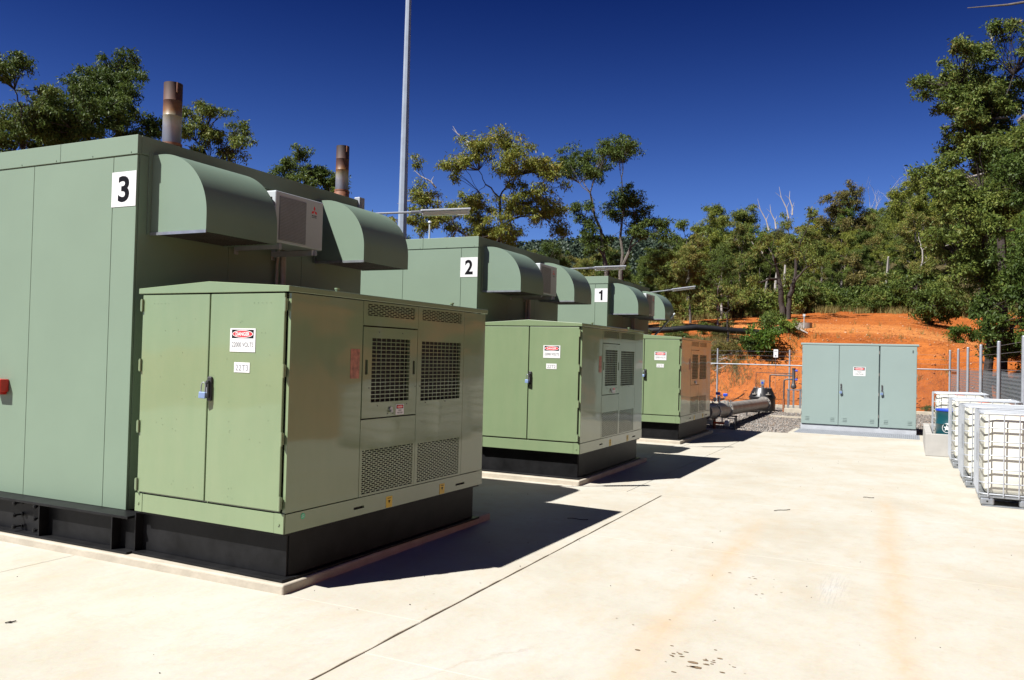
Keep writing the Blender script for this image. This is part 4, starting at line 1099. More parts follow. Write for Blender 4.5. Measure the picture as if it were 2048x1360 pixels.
# ---------------------------------------------------------------- terrain
def sstep(t):
    t = min(1.0, max(0.0, t)); return t * t * (3 - 2 * t)
def height(x, y):
    t = y - 26.0
    back = 0.0
    if t > 0:
        back = 2.35 * sstep(t / 4.2 + 0.02) + 0.115 * max(0.0, t - 4.0)
        far = max(0.0, y - 50.0)
        back += 0.035 * far
        k = min(1.0, far / 55.0)
        back += k * (0.33 * max(-38.0, min(60.0, x + 1.0)) * min(1.4, y / 110.0))
        if y > 125: back += 0.03 * (y - 125)
        back += 1.0 * math.exp(-((x + 0.9) ** 2 / 2.2 + (y - 30.6) ** 2 / 1.2)) * 0.55
        back -= 0.9 * sstep((x - 3.0) / 5.0) * math.exp(-((y - 40.0) / 9.0) ** 2)
        back += 9 * math.exp(-((x + 128) / 75.0) ** 2 - ((y - 330) / 70.0) ** 2)
    right = 0.0
    if x > 6.0: right = 2.5 * sstep((x - 6.0) / 3.2) + 0.16 * max(0.0, x - 9.0)
    h = max(back, right)
    if back > 0.2 and right > 0.2: h = max(h, 0.55 * (back + right) - 0.1)
    return h
z0_ = 4.7
def rough(x, y, h):
    if h < 0.03 or y > 90: return 0.0
    n = noise.fractal(Vector((x * 0.9, y * 0.9, 3.1)), 0.9, 2.1, 5)
    r = noise.noise(Vector((x * 2.6, y * 0.9, 7.0)))
    k = math.exp(-((y - 28.5) / 2.5) ** 2) if x < 6 else math.exp(-((x - 8) / 2.5) ** 2)
    g_ = noise.ridged_multi_fractal(Vector((x * 1.3, y * 0.35, z0_)), 1.0, 2.2, 4, 1.0, 2.0) if k > 0.15 and x < 6 else 0.9
    return n * (0.04 + 0.13 * k) + r * 0.09 * k - (g_ - 0.9) * 0.13 * k
def axis(parts):
    out = []
    for a, b, st in parts:
        v = a
        while v < b - 1e-6: out.append(v); v += st
    out.append(parts[-1][1]); return out
XS = axis([(-190, -60, 6), (-60, -12, 1.5), (-12, 14, 0.22), (14, 40, 1.0), (40, 130, 6)])
YS = axis([(-60, 0, 6), (0, 26, 1.0), (26, 34, 0.20), (34, 52, 0.5), (52, 130, 2.0), (130, 430, 8)])
tx, ty = len(XS), len(YS)
vs = []; lit = []; trk = []
for y in YS:
    for x in XS:
        h = height(x, y)
        z = h + rough(x, y, h) if h > 0.02 else -0.045
        vs.append((x, y, z))
        edge = 51.0 + 3.0 * noise.noise(Vector((x * 0.15, 1.0, 0))) - 0.35 * max(0.0, -x - 3) - 1.6 * max(0, -x - 5)
        l = sstep((y - edge) / 4.0)
        l = max(l, 0.75 * sstep((x - 11.5) / 2.5))
        if x < -14: l = max(l, 0.9 * sstep((-x - 14) / 3))
        # patch of scrub left of the mound
        l = max(l, 0.95 * math.exp(-(((x + 3.8) / 2.6) ** 2 + ((y - 30.5) / 1.8) ** 2)))
        lit.append(l)
        tc_ = 37.0 - 0.55 * (x - 2.0) * (1 if x > 2 else 0.35) + 0.6 * noise.noise(Vector((x * 0.3, y * 0.1, 9)))
        trk.append(sstep(1.6 - abs(y - tc_) / 2.4) * (0.75 + 0.25 * math.sin((y - tc_) * 3.2)))
fs = [(j * tx + i, j * tx + i + 1, (j + 1) * tx + i + 1, (j + 1) * tx + i) for j in range(ty - 1) for i in range(tx - 1)
      if not (vs[j * tx + i][2] < 0 and vs[j * tx + i + 1][2] < 0 and vs[(j + 1) * tx + i + 1][2] < 0 and vs[(j + 1) * tx + i][2] < 0)]
me = bpy.data.meshes.new('hillside'); me.from_pydata(vs, [], fs); me.materials.append(MAT['earth'])
at = me.attributes.new('litter', 'FLOAT', 'POINT'); at.data.foreach_set('value', lit)
at = me.attributes.new('track', 'FLOAT', 'POINT'); at.data.foreach_set('value', trk)
me.polygons.foreach_set('use_smooth', [True] * len(me.polygons))
o = bpy.data.objects.new('hillside', me); COL.objects.link(o); tag(o, kind='structure')
def gz(x, y):
    h = height(x, y); return h + rough(x, y, h)

# ---------------------------------------------------------------- scattered stones, clods, leaves on the ground
def rocks(name, pts, mat, seed):
    r = np.random.RandomState(seed); n = len(pts)
    base = np.array([(1, 0, 0), (-1, 0, 0), (0, 1, 0), (0, -1, 0), (0, 0, 1), (0, 0, -1)], float)
    F = np.array([(0, 2, 4), (2, 1, 4), (1, 3, 4), (3, 0, 4), (2, 0, 5), (1, 2, 5), (3, 1, 5), (0, 3, 5)])
    P = np.array([p[:3] for p in pts]); sz = np.array([p[3] for p in pts])
    V = base[None] * (sz[:, None, None] * r.uniform(0.6, 1.3, (n, 6, 1)))
    V[:, :, 2] *= 0.7
    a = r.uniform(0, 6.28, n); c, s_ = np.cos(a), np.sin(a)
    X = V[:, :, 0] * c[:, None] - V[:, :, 1] * s_[:, None]; Y = V[:, :, 0] * s_[:, None] + V[:, :, 1] * c[:, None]
    V = np.stack([X, Y, V[:, :, 2]], 2) + P[:, None, :]
    mesh_np(name, V.reshape(-1, 3), (F[None] + (np.arange(n) * 6)[:, None, None]).reshape(-1, 3), mat)
    o = bpy.data.objects.new(name, bpy.data.meshes[mesh_np.last]); COL.objects.link(o)
    return tag(o, kind='stuff')
def mesh_np(name, V, F, mat):
    me = bpy.data.meshes.new(name); k = F.shape[1]
    me.vertices.add(len(V)); me.vertices.foreach_set('co', V.astype(np.float32).ravel())
    me.loops.add(F.size); me.loops.foreach_set('vertex_index', F.astype(np.int32).ravel())
    me.polygons.add(len(F)); me.polygons.foreach_set('loop_start', (np.arange(len(F)) * k).astype(np.int32))
    me.update(calc_edges=True); me.materials.append(mat); mesh_np.last = me.name
    return me
rg = random.Random(8)
pts = []
for _ in range(15000):
    y = 15.0 + 10.4 * rg.random() ** 1.2; x = rg.uniform(-4.5, 1.6) if rg.random() < 0.8 else rg.uniform(3.6, 5.0)
    if y < 16.4 and x > 1.1: continue
    pts.append((x, y, -0.004, rg.uniform(0.010, 0.030)))
rocks('gravel', pts, MAT['stones'], 1)
pts = []
for _ in range(7800):
    x = rg.uniform(-8, 12); y = 26.1 + 22 * rg.random() ** 2.0
    pts.append((x, y, gz(x, y) + 0.005, rg.choice((0.012, 0.02, 0.02, 0.03, 0.04, 0.05))))
for _ in range(1500):
    x = 6.2 + 4 * rg.random(); y = rg.uniform(5, 26); pts.append((x, y, gz(x, y), rg.uniform(0.015, 0.05)))
rocks('earth_clods', pts, MAT['clods'], 2)
pts = [(rg.uniform(-6, 6), rg.uniform(-4, 14), 0.002, rg.uniform(0.0025, 0.006)) for _ in range(260)]
rocks('ground_specks', pts, MAT['bark'], 3)
# dark oil spots on the slab
m = MB(); ro = random.Random(2)
for cx, cy, n_, sp, rr_ in ((2.63, 0.17, 26, 0.11, 0.013), (2.66, 0.10, 4, 0.03, 0.024), (2.66, 1.75, 8, 0.20, 0.010), (2.62, 1.98, 2, 0.05, 0.02), (2.33, 0.65, 4, 0.15, 0.008), (0.7, 0.1, 4, 0.4, 0.007)):
    for _ in range(n_):
        x, y = ro.gauss(cx, sp), ro.gauss(cy, sp * 0.9); r_ = rr_ * ro.uniform(0.25, 0.85); e = ro.uniform(0.4, 0.9)
        m.add([(x + r_ * math.cos(k * 0.7854) * ro.uniform(0.8, 1.2) * 1.5, y + r_ * e * math.sin(k * 0.7854), 0.0022) for k in range(8)], [tuple(range(8))])
MAT['oil'] = var_mat('dried_oil', (0.14, 0.095, 0.055), 0.6, amt=0.4, scale=30)
tag(m.build('oil_spots', MAT['oil']), kind='stuff')
m = MB()
for (x, y, a, L) in ((2.42, 4.95, 0.9, 0.22), (0.75, 3.3, 0.2, 0.2), (3.2, 6.4, 0.3, 0.12), (-0.9, -1.2, 1.2, 0.05)):
    q = [(x + L * (k / 5 - 0.5) * math.cos(a), y + L * (k / 5 - 0.5) * math.sin(a) + 0.02 * math.sin(k * 1.3), 0.006) for k in range(6)]; m.tube(q, 0.0035, 5)
tag(m.build('fallen_twigs', MAT['bark']), kind='stuff')

# ---------------------------------------------------------------- trees
def leaves(rs_, C, rad, n_per, L, W, droop=1.0, tufts=5):
    # C clump centres (n,3), rad radii (n,)
    n = len(C)
    tc = rs_.normal(0, 1, (n, tufts, 3)); tc /= np.linalg.norm(tc, axis=2, keepdims=True)
    tc *= rs_.uniform(0.35, 0.95, (n, tufts, 1)) * rad[:, None, None]; tc[:, :, 2] *= 0.62
    tc = (C[:, None] + tc).reshape(-1, 3)
    k = max(1, n_per // tufts)
    tr = np.repeat(rad, tufts) * 0.30
    P = tc[:, None] + rs_.normal(0, 1, (len(tc), k, 3)) * tr[:, None, None] * np.array([1, 1, 0.7])
    P = P.reshape(-1, 3); m_ = len(P)
    a = rs_.normal(0, 1, (m_, 3)); a[:, 2] -= droop; a /= np.linalg.norm(a, axis=1, keepdims=True)
    b = np.cross(a, rs_.normal(0, 1, (m_, 3))); b /= np.linalg.norm(b, axis=1, keepdims=True) + 1e-9
    s = rs_.uniform(0.6, 1.35, (m_, 1))
    V = np.stack([P, P + a * L * s * 0.45 + b * W * s * 0.5, P + a * L * s, P + a * L * s * 0.45 - b * W * s * 0.5], 1)
    return V.reshape(-1, 3), np.arange(m_ * 4).reshape(-1, 4)

def branch_net(mb, start, tips, r0, rnd, kink=0.12, rmin=0.010, sides=6):
    # split the tips into bundles and grow limbs to them
    def curve(p, q, ra, rb, n=4):
        d = (q - p); L = d.length
        pts = []; 
        for i in range(n + 1):
            f = i / n; w = math.sin(math.pi * f) * L * kink
            pts.append(p + d * f + Vector((rnd.uniform(-1, 1), rnd.uniform(-1, 1), rnd.uniform(-0.6, 1.0))) * w * 0.6)
        pts[0] = p; pts[-1] = q
        mb.tube(pts, [ra + (rb - ra) * i / n for i in range(n + 1)], sides if ra > 0.03 else 4)
    def grow(p, T, r):
        if len(T) == 1:
            curve(p, T[0], r, rmin, 3); return
        if len(T) == 2 or r < 0.02:
            for t_ in T: curve(p, t_, r * 0.75, rmin, 3)
            return
        a = max(T, key=lambda t_: (t_ - p).length); b = max(T, key=lambda t_: (t_ - a).length)
        A = [t_ for t_ in T if (t_ - a).length <= (t_ - b).length]; B = [t_ for t_ in T if (t_ - a).length > (t_ - b).length]
        for g_ in (A, B):
            if not g_: continue
            c = sum(g_, Vector((0, 0, 0))) / len(g_)
            rr_ = r * math.sqrt(len(g_) / len(T)) * 0.98
            if len(g_) == 1: curve(p, g_[0], rr_, rmin, 4); continue
            q = p.lerp(c, 0.5 if len(g_) > 3 else 0.6); q.z -= 0.05 * (c - p).length
            curve(p, q, rr_, rr_ * 0.8, 3); grow(q, g_, rr_ * 0.8)
    grow(start, tips, r0)

def tree(name, x, y, lobes, trunk_top, r0, leaf, bark, label, cat, seed, dens=1.0, L=0.13, W=0.035, cr=0.30, n_per=110, group=None, base_z=None, fork=1, rz=0.45, spread=2.2, droop=1.0, tips_frac=1.0, dead=(), rs=1.0):
    rnd = random.Random(seed); rs_ = np.random.RandomState(seed)
    z0 = gz(x, y) if base_z is None else base_z
    z0 = max(z0, -0.04)
    t = empty(name, (x, y, z0), rz, label, cat, group)
    C = []; Rr = []
    for dx, dy, z, r in lobes:
        r = r * rs
        n = max(1, int(round(dens * (r / cr) ** 2 * 1.7)))
        for i in range(n):
            v = Vector((rnd.gauss(0, 1), rnd.gauss(0, 1), rnd.gauss(0, 0.8))).normalized() * r * rnd.uniform(0.3, 0.95)
            C.append((dx + v.x, dy * spread + v.y * 1.1, z - z0 + v.z)); Rr.append(cr * rnd.uniform(0.7, 1.25))
    C = np.array(C); Rr = np.array(Rr)
    V, F = leaves(rs_, C, Rr, n_per, L, W, droop)
    me = mesh_np('crown', V, F, MAT[leaf]); c = bpy.data.objects.new('crown', me); COL.objects.link(c); c.parent = t
    mb = MB(); tt_ = trunk_top - z0
    tips = [Vector(p) for p in C]
    if tips_frac < 1: tips = rnd.sample(tips, max(2, int(len(tips) * tips_frac)))
    cen = sum(tips, Vector((0, 0, 0))) / len(tips)
    for k in range(fork):
        top = Vector((cen.x * 0.35 + (k - (fork - 1) / 2) * 0.8, cen.y * 0.3, tt_ * (1 - 0.12 * k)))
        pts = []; b0 = Vector(((k - (fork - 1) / 2) * r0 * 0.9, 0, -0.25))
        for i in range(7):
            f = i / 6; p = b0.lerp(top, f); w = 0.10 * math.sin(math.pi * f) * (1 if tt_ > 2 else 0.4)
            pts.append(p + Vector((rnd.uniform(-1, 1) * w, rnd.uniform(-1, 1) * w, 0)))
        pts[0] = b0; pts[-1] = top
        mb.tube(pts, [r0 * (1.35 if i == 0 else 1.1 - 0.35 * i / 6) for i in range(7)], 9)
        mine = [q for q in tips if fork == 1 or ((q.x > cen.x) == (k == 1))]
        if mine: branch_net(mb, top, mine, r0 * 0.72, rnd)
    mb.build('trunk', MAT[bark], t, smooth=True)
    if dead:
        db = MB()
        for p0, p1 in dead:
            p0 = Vector((p0[0], 0, p0[1] - z0)); p1 = Vector((p1[0], 0.2, p1[1] - z0)); d = p1 - p0
            q = [p0, p0 + d * 0.3 + Vector((0.06, 0.05, 0.05)), p0 + d * 0.65 + Vector((-0.07, 0, 0.02)), p1]
            db.tube(q, [0.045, 0.035, 0.022, 0.008], 6)
            db.tube([q[1], q[1] + d.length * 0.22 * Vector((0.4, 0.2, 0.9))], [0.02, 0.006], 5)
            db.tube([q[2], q[2] + d.length * 0.25 * Vector((-0.7, 0.1, 0.6))], [0.014, 0.005], 5)
        db.build('dead_limb', MAT['dead'], t, smooth=True)
    return t
TR = {
'CC':((-12.84,27.82),[(0.37, -0.32, 10.84, 0.61), (-0.81, -0.69, 10.16, 0.87), (-1.89, -0.13, 9.69, 0.61), (1.06, -0.72, 9.55, 1.05), (2.27, -0.68, 9.25, 0.79), (-3.06, -0.14, 8.35, 0.7), (-2.28, 0.73, 7.82, 0.87), (-0.99, 0.59, 8.4, 0.98), (-0.63, 0.52, 7.21, 0.98), (1.32, -0.61, 7.92, 1.09), (2.52, 0.05, 7.95, 0.7), (2.7, -0.18, 6.86, 0.39), (0.47, -0.54, 6.8, 0.83), (-3.36, -0.24, 9.87, 0.31), (-3.15, -0.44, 7.37, 0.76)]),
'C2':((-9.35,33.94),[(-2.07, 0.62, 11.47, 0.73), (-2.54, 0.32, 10.73, 0.49), (-0.97, 0.39, 11.02, 0.63), (0.22, 0.44, 11.77, 0.73), (-0.5, -0.33, 11.63, 0.53), (0.63, -0.13, 12.03, 0.34), (-1.64, 0.14, 8.81, 0.53), (0.69, 0.34, 9.6, 0.73), (0.17, 0.43, 8.98, 0.61), (1.64, 0.59, 8.53, 0.78), (2.03, -0.36, 7.81, 0.44), (-1.25, 0.1, 7.85, 0.49), (-0.87, 0.22, 7.13, 0.63), (1.3, 0.01, 7.67, 0.53), (-1.44, -0.28, 10.52, 0.44)]),
'L1':((-17.92,9.84),[(-0.0, -0.02, 9.04, 0.35), (-0.29, -0.31, 8.7, 0.37), (0.26, 0.41, 8.25, 0.47), (-0.4, 0.49, 7.9, 0.67), (0.61, 0.05, 7.59, 0.53), (0.96, -0.1, 8.2, 0.24), (0.15, 0.6, 7.24, 0.73), (-0.51, 0.1, 7.09, 0.67)]),
'L2':((-17.65,12.19),[(0.37, 0.27, 10.09, 0.35), (-0.32, 0.3, 9.78, 0.44), (-0.75, 0.0, 9.4, 0.29), (0.68, -0.06, 9.44, 0.32), (0.2, 0.09, 9.21, 0.47), (-0.52, -0.08, 8.9, 0.55), (0.75, -0.22, 8.78, 0.32), (0.08, -0.26, 8.47, 0.66), (-0.87, 0.25, 8.31, 0.41), (0.71, -0.43, 8.2, 0.47), (-0.12, -0.73, 7.67, 0.8), (1.32, 0.1, 8.07, 0.41), (0.97, -0.26, 7.55, 0.58), (-1.15, 0.04, 7.79, 0.51)]),
'L3':((-15.46,14.35),[(-0.71, -0.02, 8.68, 0.3), (-0.07, -0.1, 8.74, 0.33), (0.42, 0.33, 8.4, 0.33), (0.79, -0.17, 7.81, 0.27), (-0.2, -0.07, 8.01, 0.42), (-0.81, -0.22, 8.11, 0.36), (0.34, 0.09, 7.49, 0.33), (-0.34, -0.16, 7.4, 0.36)]),
'L4':((-16.08,19.60),[(-0.46, -0.08, 8.65, 0.29), (-0.03, 0.2, 8.21, 0.4), (-0.66, -0.16, 8.01, 0.44), (0.34, 0.05, 7.91, 0.4), (0.84, 0.26, 7.68, 0.33), (-1.17, -0.2, 7.72, 0.25), (1.18, -0.26, 7.2, 0.29), (-0.19, -0.28, 7.42, 0.51), (0.63, 0.19, 7.22, 0.36)]),
'S5':((-16.07,24.04),[(-0.17, 0.09, 7.16, 0.37), (0.29, -0.17, 6.84, 0.33), (-0.57, -0.1, 6.68, 0.29), (-0.01, -0.32, 6.49, 0.5)]),
'R1':((6.39,27.11),[(-1.11, -0.04, 11.86, 0.46), (-1.92, -0.33, 11.76, 0.36), (-1.91, 0.22, 11.11, 0.56), (-2.81, 0.18, 11.08, 0.23), (-2.66, 0.15, 10.51, 0.16), (-1.25, 0.31, 10.88, 0.66), (-0.52, 0.6, 11.14, 0.66), (0.2, -0.54, 12.06, 0.56), (-1.06, -0.28, 10.06, 0.66), (-0.16, 0.76, 10.09, 0.82), (0.48, 0.45, 10.84, 0.82), (-1.64, -0.07, 10.29, 0.41), (0.35, 0.73, 9.2, 0.82), (-0.55, 0.14, 9.09, 0.57), (-1.12, 0.35, 9.16, 0.56), (-0.12, -0.3, 8.53, 0.74), (-1.54, -0.26, 9.56, 0.43), (0.46, -0.09, 8.22, 0.82), (-0.55, -0.26, 12.45, 0.36)]),
'R2':((5.76,23.48),[(-1.41, -0.08, 7.5, 0.32), (-0.97, 0.51, 7.22, 0.55), (-0.39, -0.2, 7.59, 0.58), (-0.91, -0.34, 7.87, 0.35), (-0.11, -0.45, 7.89, 0.5), (-1.61, -0.29, 6.62, 0.44), (-2.06, 0.13, 7.26, 0.23), (-0.87, -0.19, 6.27, 0.7), (-0.07, -0.31, 6.44, 0.73), (-1.21, -0.49, 5.46, 0.61), (-0.34, 0.73, 5.27, 0.76), (-0.75, -0.1, 4.31, 0.66), (0.06, -0.41, 4.11, 0.7), (-1.26, -0.36, 4.51, 0.41), (-0.51, -0.28, 3.37, 0.32)]),
'R3':((6.35,20.44),[(-0.59, -0.35, 6.48, 0.54), (-0.22, 0.18, 6.87, 0.51), (-0.26, -0.45, 5.85, 0.64), (-0.43, -0.59, 5.08, 0.64), (-0.09, -0.01, 4.32, 0.64), (-0.39, -0.27, 3.55, 0.54), (-0.76, 0.36, 3.16, 0.36), (-0.18, -0.4, 2.79, 0.54), (-0.88, 0.02, 2.71, 0.28), (-0.48, 0.22, 2.15, 0.41), (-1.06, -0.04, 2.41, 0.2)]),
'rb':((4.47,42.85),[(-0.26, 0.6, 5.92, 0.61), (-0.62, -0.03, 5.02, 0.71), (0.22, -0.39, 5.05, 0.76), (1.04, -0.1, 4.81, 0.56), (-0.78, -0.47, 4.25, 0.51), (0.04, -0.1, 4.2, 0.66), (0.81, -0.23, 4.17, 0.46)]),
'dk':((-2.69,43.83),[(0.14, 0.48, 9.5, 0.61), (-0.95, 0.37, 8.63, 0.56), (0.73, -0.0, 8.39, 0.73), (-0.37, -0.58, 7.53, 0.61), (-1.49, -0.25, 7.78, 0.5), (0.97, -0.29, 9.8, 0.56), (-2.01, -0.29, 6.09, 0.5), (1.45, -0.36, 7.3, 0.67), (0.5, 0.41, 6.16, 0.56), (-2.27, -0.28, 5.25, 0.39)]),
'sp':((-2.93,29.30),[(-0.09, -0.32, 4.39, 0.36), (-0.48, 0.31, 3.98, 0.36), (0.22, 0.05, 3.9, 0.36), (0.62, 0.24, 4.11, 0.24), (-0.77, -0.05, 3.57, 0.24), (-0.17, 0.26, 3.49, 0.32)]),
'br':((-0.23,58.30),[(-0.08, 0.22, 8.86, 0.7), (-1.11, 0.37, 7.95, 0.63), (0.82, 0.34, 8.18, 0.7), (1.55, -0.01, 7.32, 0.49), (-1.43, -0.4, 6.89, 0.49), (-0.04, -0.45, 7.45, 0.77)]),
'h1':((-8.44,45.47),[(-0.57, 0.41, 9.87, 0.55), (-1.16, 0.39, 9.1, 0.49), (0.35, 0.52, 9.13, 0.61), (0.95, -0.08, 9.45, 0.24), (-0.38, 0.23, 8.2, 0.73), (-1.27, 0.33, 7.58, 0.55), (0.54, 0.17, 7.62, 0.61)]),
}


def gum(name, key, *a, **k):
    (x, y), lobes = TR[key]
    return tree(name, x, y, lobes, *a, **k)
gum('gum_tree', 'CC', 5.6, 0.20, 'leaf_yel', 'bark', 'broad yellow green gum tree right of the mast, with bare limbs at its top left', 'tree', 31, rs=1.08, dens=1.5, cr=0.34, n_per=170, L=0.15, W=0.04,
    dead=(((-1.2, 10.6), (-1.95, 11.6)), ((-0.9, 10.7), (-1.75, 11.05)), ((-2.7, 8.4), (-4.3, 8.1)), ((-2.6, 8.8), (-3.6, 9.6)), ((-1.0, 6.6), (-3.9, 6.4))))
gum('gum_tree', 'C2', 6.3, 0.15, 'leaf_gum', 'bark_grey', 'open gum tree with two forked grey trunks standing against the sky near the centre', 'tree', 32, rs=1.28, dens=1.5, cr=0.31, n_per=150, L=0.15, W=0.04, fork=2)
gum('gum_tree', 'L1', 4.5, 0.16, 'leaf_dark', 'bark', 'dark green tree at the far left edge behind shelter number 3', 'tree', 33, rs=1.2, dens=1.8, cr=0.24, n_per=170, L=0.10, W=0.032)
gum('gum_tree', 'L2', 5.0, 0.18, 'leaf_dark', 'bark', 'tall dark green tree behind shelter number 3, left of the nearer exhaust pipe', 'tree', 34, rs=1.18, dens=1.8, cr=0.24, n_per=170, L=0.10, W=0.032)
gum('gum_tree', 'L3', 5.6, 0.10, 'leaf_gum', 'bark', 'thin crowned tree just right of the nearer exhaust pipe', 'tree', 35, rs=1.2, dens=1.7, cr=0.21, n_per=130, L=0.10, W=0.03)
gum('gum_tree', 'L4', 5.2, 0.12, 'leaf_gum', 'bark', 'small olive tree showing left of the farther exhaust pipe', 'tree', 36, rs=1.2, dens=2.0, cr=0.23, n_per=150, L=0.11, W=0.034)
gum('gum_tree', 'S5', 4.0, 0.08, 'leaf_yel', 'bark', 'little yellow green tree top between the farther exhaust pipe and the mast', 'tree', 37, dens=1.2, cr=0.22, n_per=100, L=0.12, W=0.035)
gum('gum_tree', 'R1', 8.0, 0.15, 'leaf_dark', 'bark', 'tallest tree at the top right corner with an uneven outline', 'tree', 38, rs=1.3, dens=1.7, cr=0.26, n_per=150, L=0.11, W=0.042, droop=0.5,
    dead=(((0.3, 8.2), (-1.8, 7.6)), ((-0.6, 12.1), (-0.4, 12.9)), ((0.0, 9.8), (-2.0, 9.5))))
gum('gum_tree', 'R2', 3.4, 0.13, 'leaf_gum', 'bark', 'dense dark green tree below the tallest right hand tree', 'tree', 39, rs=1.2, dens=1.8, cr=0.27, n_per=160, L=0.11, W=0.042, droop=0.5,
    dead=(((0.6, 5.6), (-1.3, 5.1)), ((0.3, 7.0), (-1.2, 6.5))))
gum('gum_tree', 'R3', 3.0, 0.11, 'leaf_dark', 'bark', 'dense green tree at the right edge above the shade cloth fence', 'tree', 40, rs=1.25, dens=1.8, cr=0.27, n_per=160, L=0.10, W=0.042, droop=0.5)
gum('bushy_tree', 'rb', 4.6, 0.10, 'leaf_gum', 'bark', 'round bushy tree standing on the orange slope at the right', 'tree', 41, dens=1.5, cr=0.30, n_per=120, L=0.15, W=0.05)
gum('forked_tree', 'dk', 6.2, 0.17, 'leaf_gum', 'bark', 'dark forked tree on the orange bank with bare white branches at its top', 'tree', 42, dens=0.8, cr=0.30, n_per=90, L=0.16, W=0.045, fork=2,
    dead=(((-1.0, 8.9), (-1.6, 10.7)), ((-0.6, 9.0), (-0.9, 10.4)), ((0.1, 9.6), (-0.4, 11.4)), ((0.3, 9.8), (0.2, 11.2)), ((-1.3, 7.6), (-1.9, 8.3))))
gum('sapling', 'sp', 3.2, 0.045, 'leaf_gum', 'bark', 'young tree with a thin dark stem on top of the bank beyond the farthest cabinet', 'sapling', 43, dens=1.2, cr=0.22, n_per=90, L=0.11, W=0.028)
gum('brown_tree', 'br', 6.4, 0.09, 'leaf_brown', 'bark', 'brownish scorched tree in the middle of the forest edge', 'tree', 44, dens=1.3, cr=0.36, n_per=100, L=0.2, W=0.055, fork=2)
gum('gum_tree', 'h1', 6.5, 0.13, 'leaf_gum', 'bark_grey', 'gum tree at the left end of the hillside with its crown against the sky', 'tree', 45, dens=1.2, cr=0.32, n_per=100, L=0.17, W=0.05)

# hillside forest: a few kinds of tree, each copied tree by tree
protos = []
for k, (lf, bk) in enumerate((('leaf_gum', 'bark'), ('leaf_dark', 'bark_grey'), ('leaf_gum', 'bark_grey'), ('leaf_brt', 'bark'), ('leaf_yel', 'bark_grey'), ('leaf_brown', 'bark'), ('leaf_gum', 'dead'))):
    r_ = random.Random(100 + k); H = 9.0; lobes = []
    for i in range(19):
        a = r_.uniform(0, 6.28); zz = r_.uniform(0.24, 0.93); rad = 2.3 * math.sin(math.pi * min(1, (zz - 0.08) / 0.93)) ** 0.8 * r_.uniform(0.25, 1.0)
        lobes.append((rad * math.cos(a), rad * math.sin(a), zz * H, r_.uniform(0.65, 1.05)))
    protos.append(tree('hill_tree', 0, 0, lobes, 3.2, 0.13, lf, bk, None, None, 200 + k, dens=0.92, cr=0.46, n_per=175, L=0.21, W=0.055, base_z=0.0, rz=0, spread=1.0, tips_frac=0.6))
kinds = ['olive gum tree in the hillside forest', 'dark green tree in the hillside forest', 'grey stemmed gum tree in the hillside forest', 'bright green tree in the hillside forest', 'yellow green gum tree in the hillside forest', 'brownish tree in the hillside forest', 'olive bushy tree in the hillside forest']
fr = random.Random(77)
C0 = Vector((3.609, -4.175))
def place(proto, x, y, s, lab, grp, sz=None):
    c = copy_tree(proto, None, KIDS)
    c.location = (x, y, gz(x, y) - 0.15 * s); c.rotation_euler = (0, 0, fr.uniform(0, 6.28)); zz = s * fr.uniform(0.88, 1.15) if sz is None else sz
    c.scale = (s, s, zz); tag(c, lab, 'tree', grp); return c
KIDS = {}
for c in COL.objects:
    if c.parent: KIDS.setdefault(c.parent.name, []).append(c)
taken = []
def visible_dir(x, y, lo, hi):
    d = Vector((x, y)) - C0; f = d.x * -0.4349 + d.y * 0.9005; r_ = d.x * 0.9005 + d.y * 0.4349
    if f < 5: return False
    u = 1024 + 1648 * r_ / f
    return lo < u < hi
n_put = 0; tries = 0
while n_put < 215 and tries < 9000:
    tries += 1
    y = 50 + 78 * fr.random() ** 0.9; x = fr.uniform(-75, 32)
    if not visible_dir(x, y, 1040, 2120): continue
    edge = 54.5 if x > -4 else 54.5 - 1.0 * min(12, -4 - x)
    if y < edge: continue
    if x > 1.5 and y < 60: continue
    sp_ = 3.3 + 0.016 * (y - 50)
    if any((x - a) ** 2 + (y - b) ** 2 < sp_ ** 2 for a, b in taken): continue
    taken.append((x, y)); k = fr.randrange(7)
    if k == 3 and fr.random() < 0.6: k = 4
    if k == 5 and fr.random() < 0.5: k = 1
    s = fr.uniform(0.62, 1.12) * (0.60 if y < 60 else 0.74 if y < 74 else 0.95) * (0.78 if x < -12 - 0.1 * (y - 50) else 1.0)
    place(protos[k], x, y, s, kinds[k], kinds[k].replace('tree in', 'trees in'))
    n_put += 1
# trees closing the gaps behind the shelters
for i, (x, y, s, k) in enumerate(((-19.5, 8.3, 0.80, 1), (-21.5, 11.5, 0.90, 1), (-19.4, 13.6, 0.78, 1), (-22.5, 17.5, 0.84, 6), (-17.2, 15.8, 0.70, 1), (-24.5, 22.5, 0.95, 1), (-13.6, 27.0, 0.5, 1), (-12.5, 33.0, 0.5, 1), (-15.0, 31.0, 0.55, 0),
                                  (-10.2, 36.5, 0.48, 1), (-11.8, 40.0, 0.5, 1), (-7.4, 36.0, 0.46, 0), (-7.2, 40.5, 0.52, 2), (-6.2, 44.0, 0.55, 6), (-19.5, 30.0, 0.55, 0), (-5.4, 39.0, 0.38, 6))):
    c = place(protos[k], x, y, s, 'green tree filling the gap behind the shelters', 'trees behind the shelters')
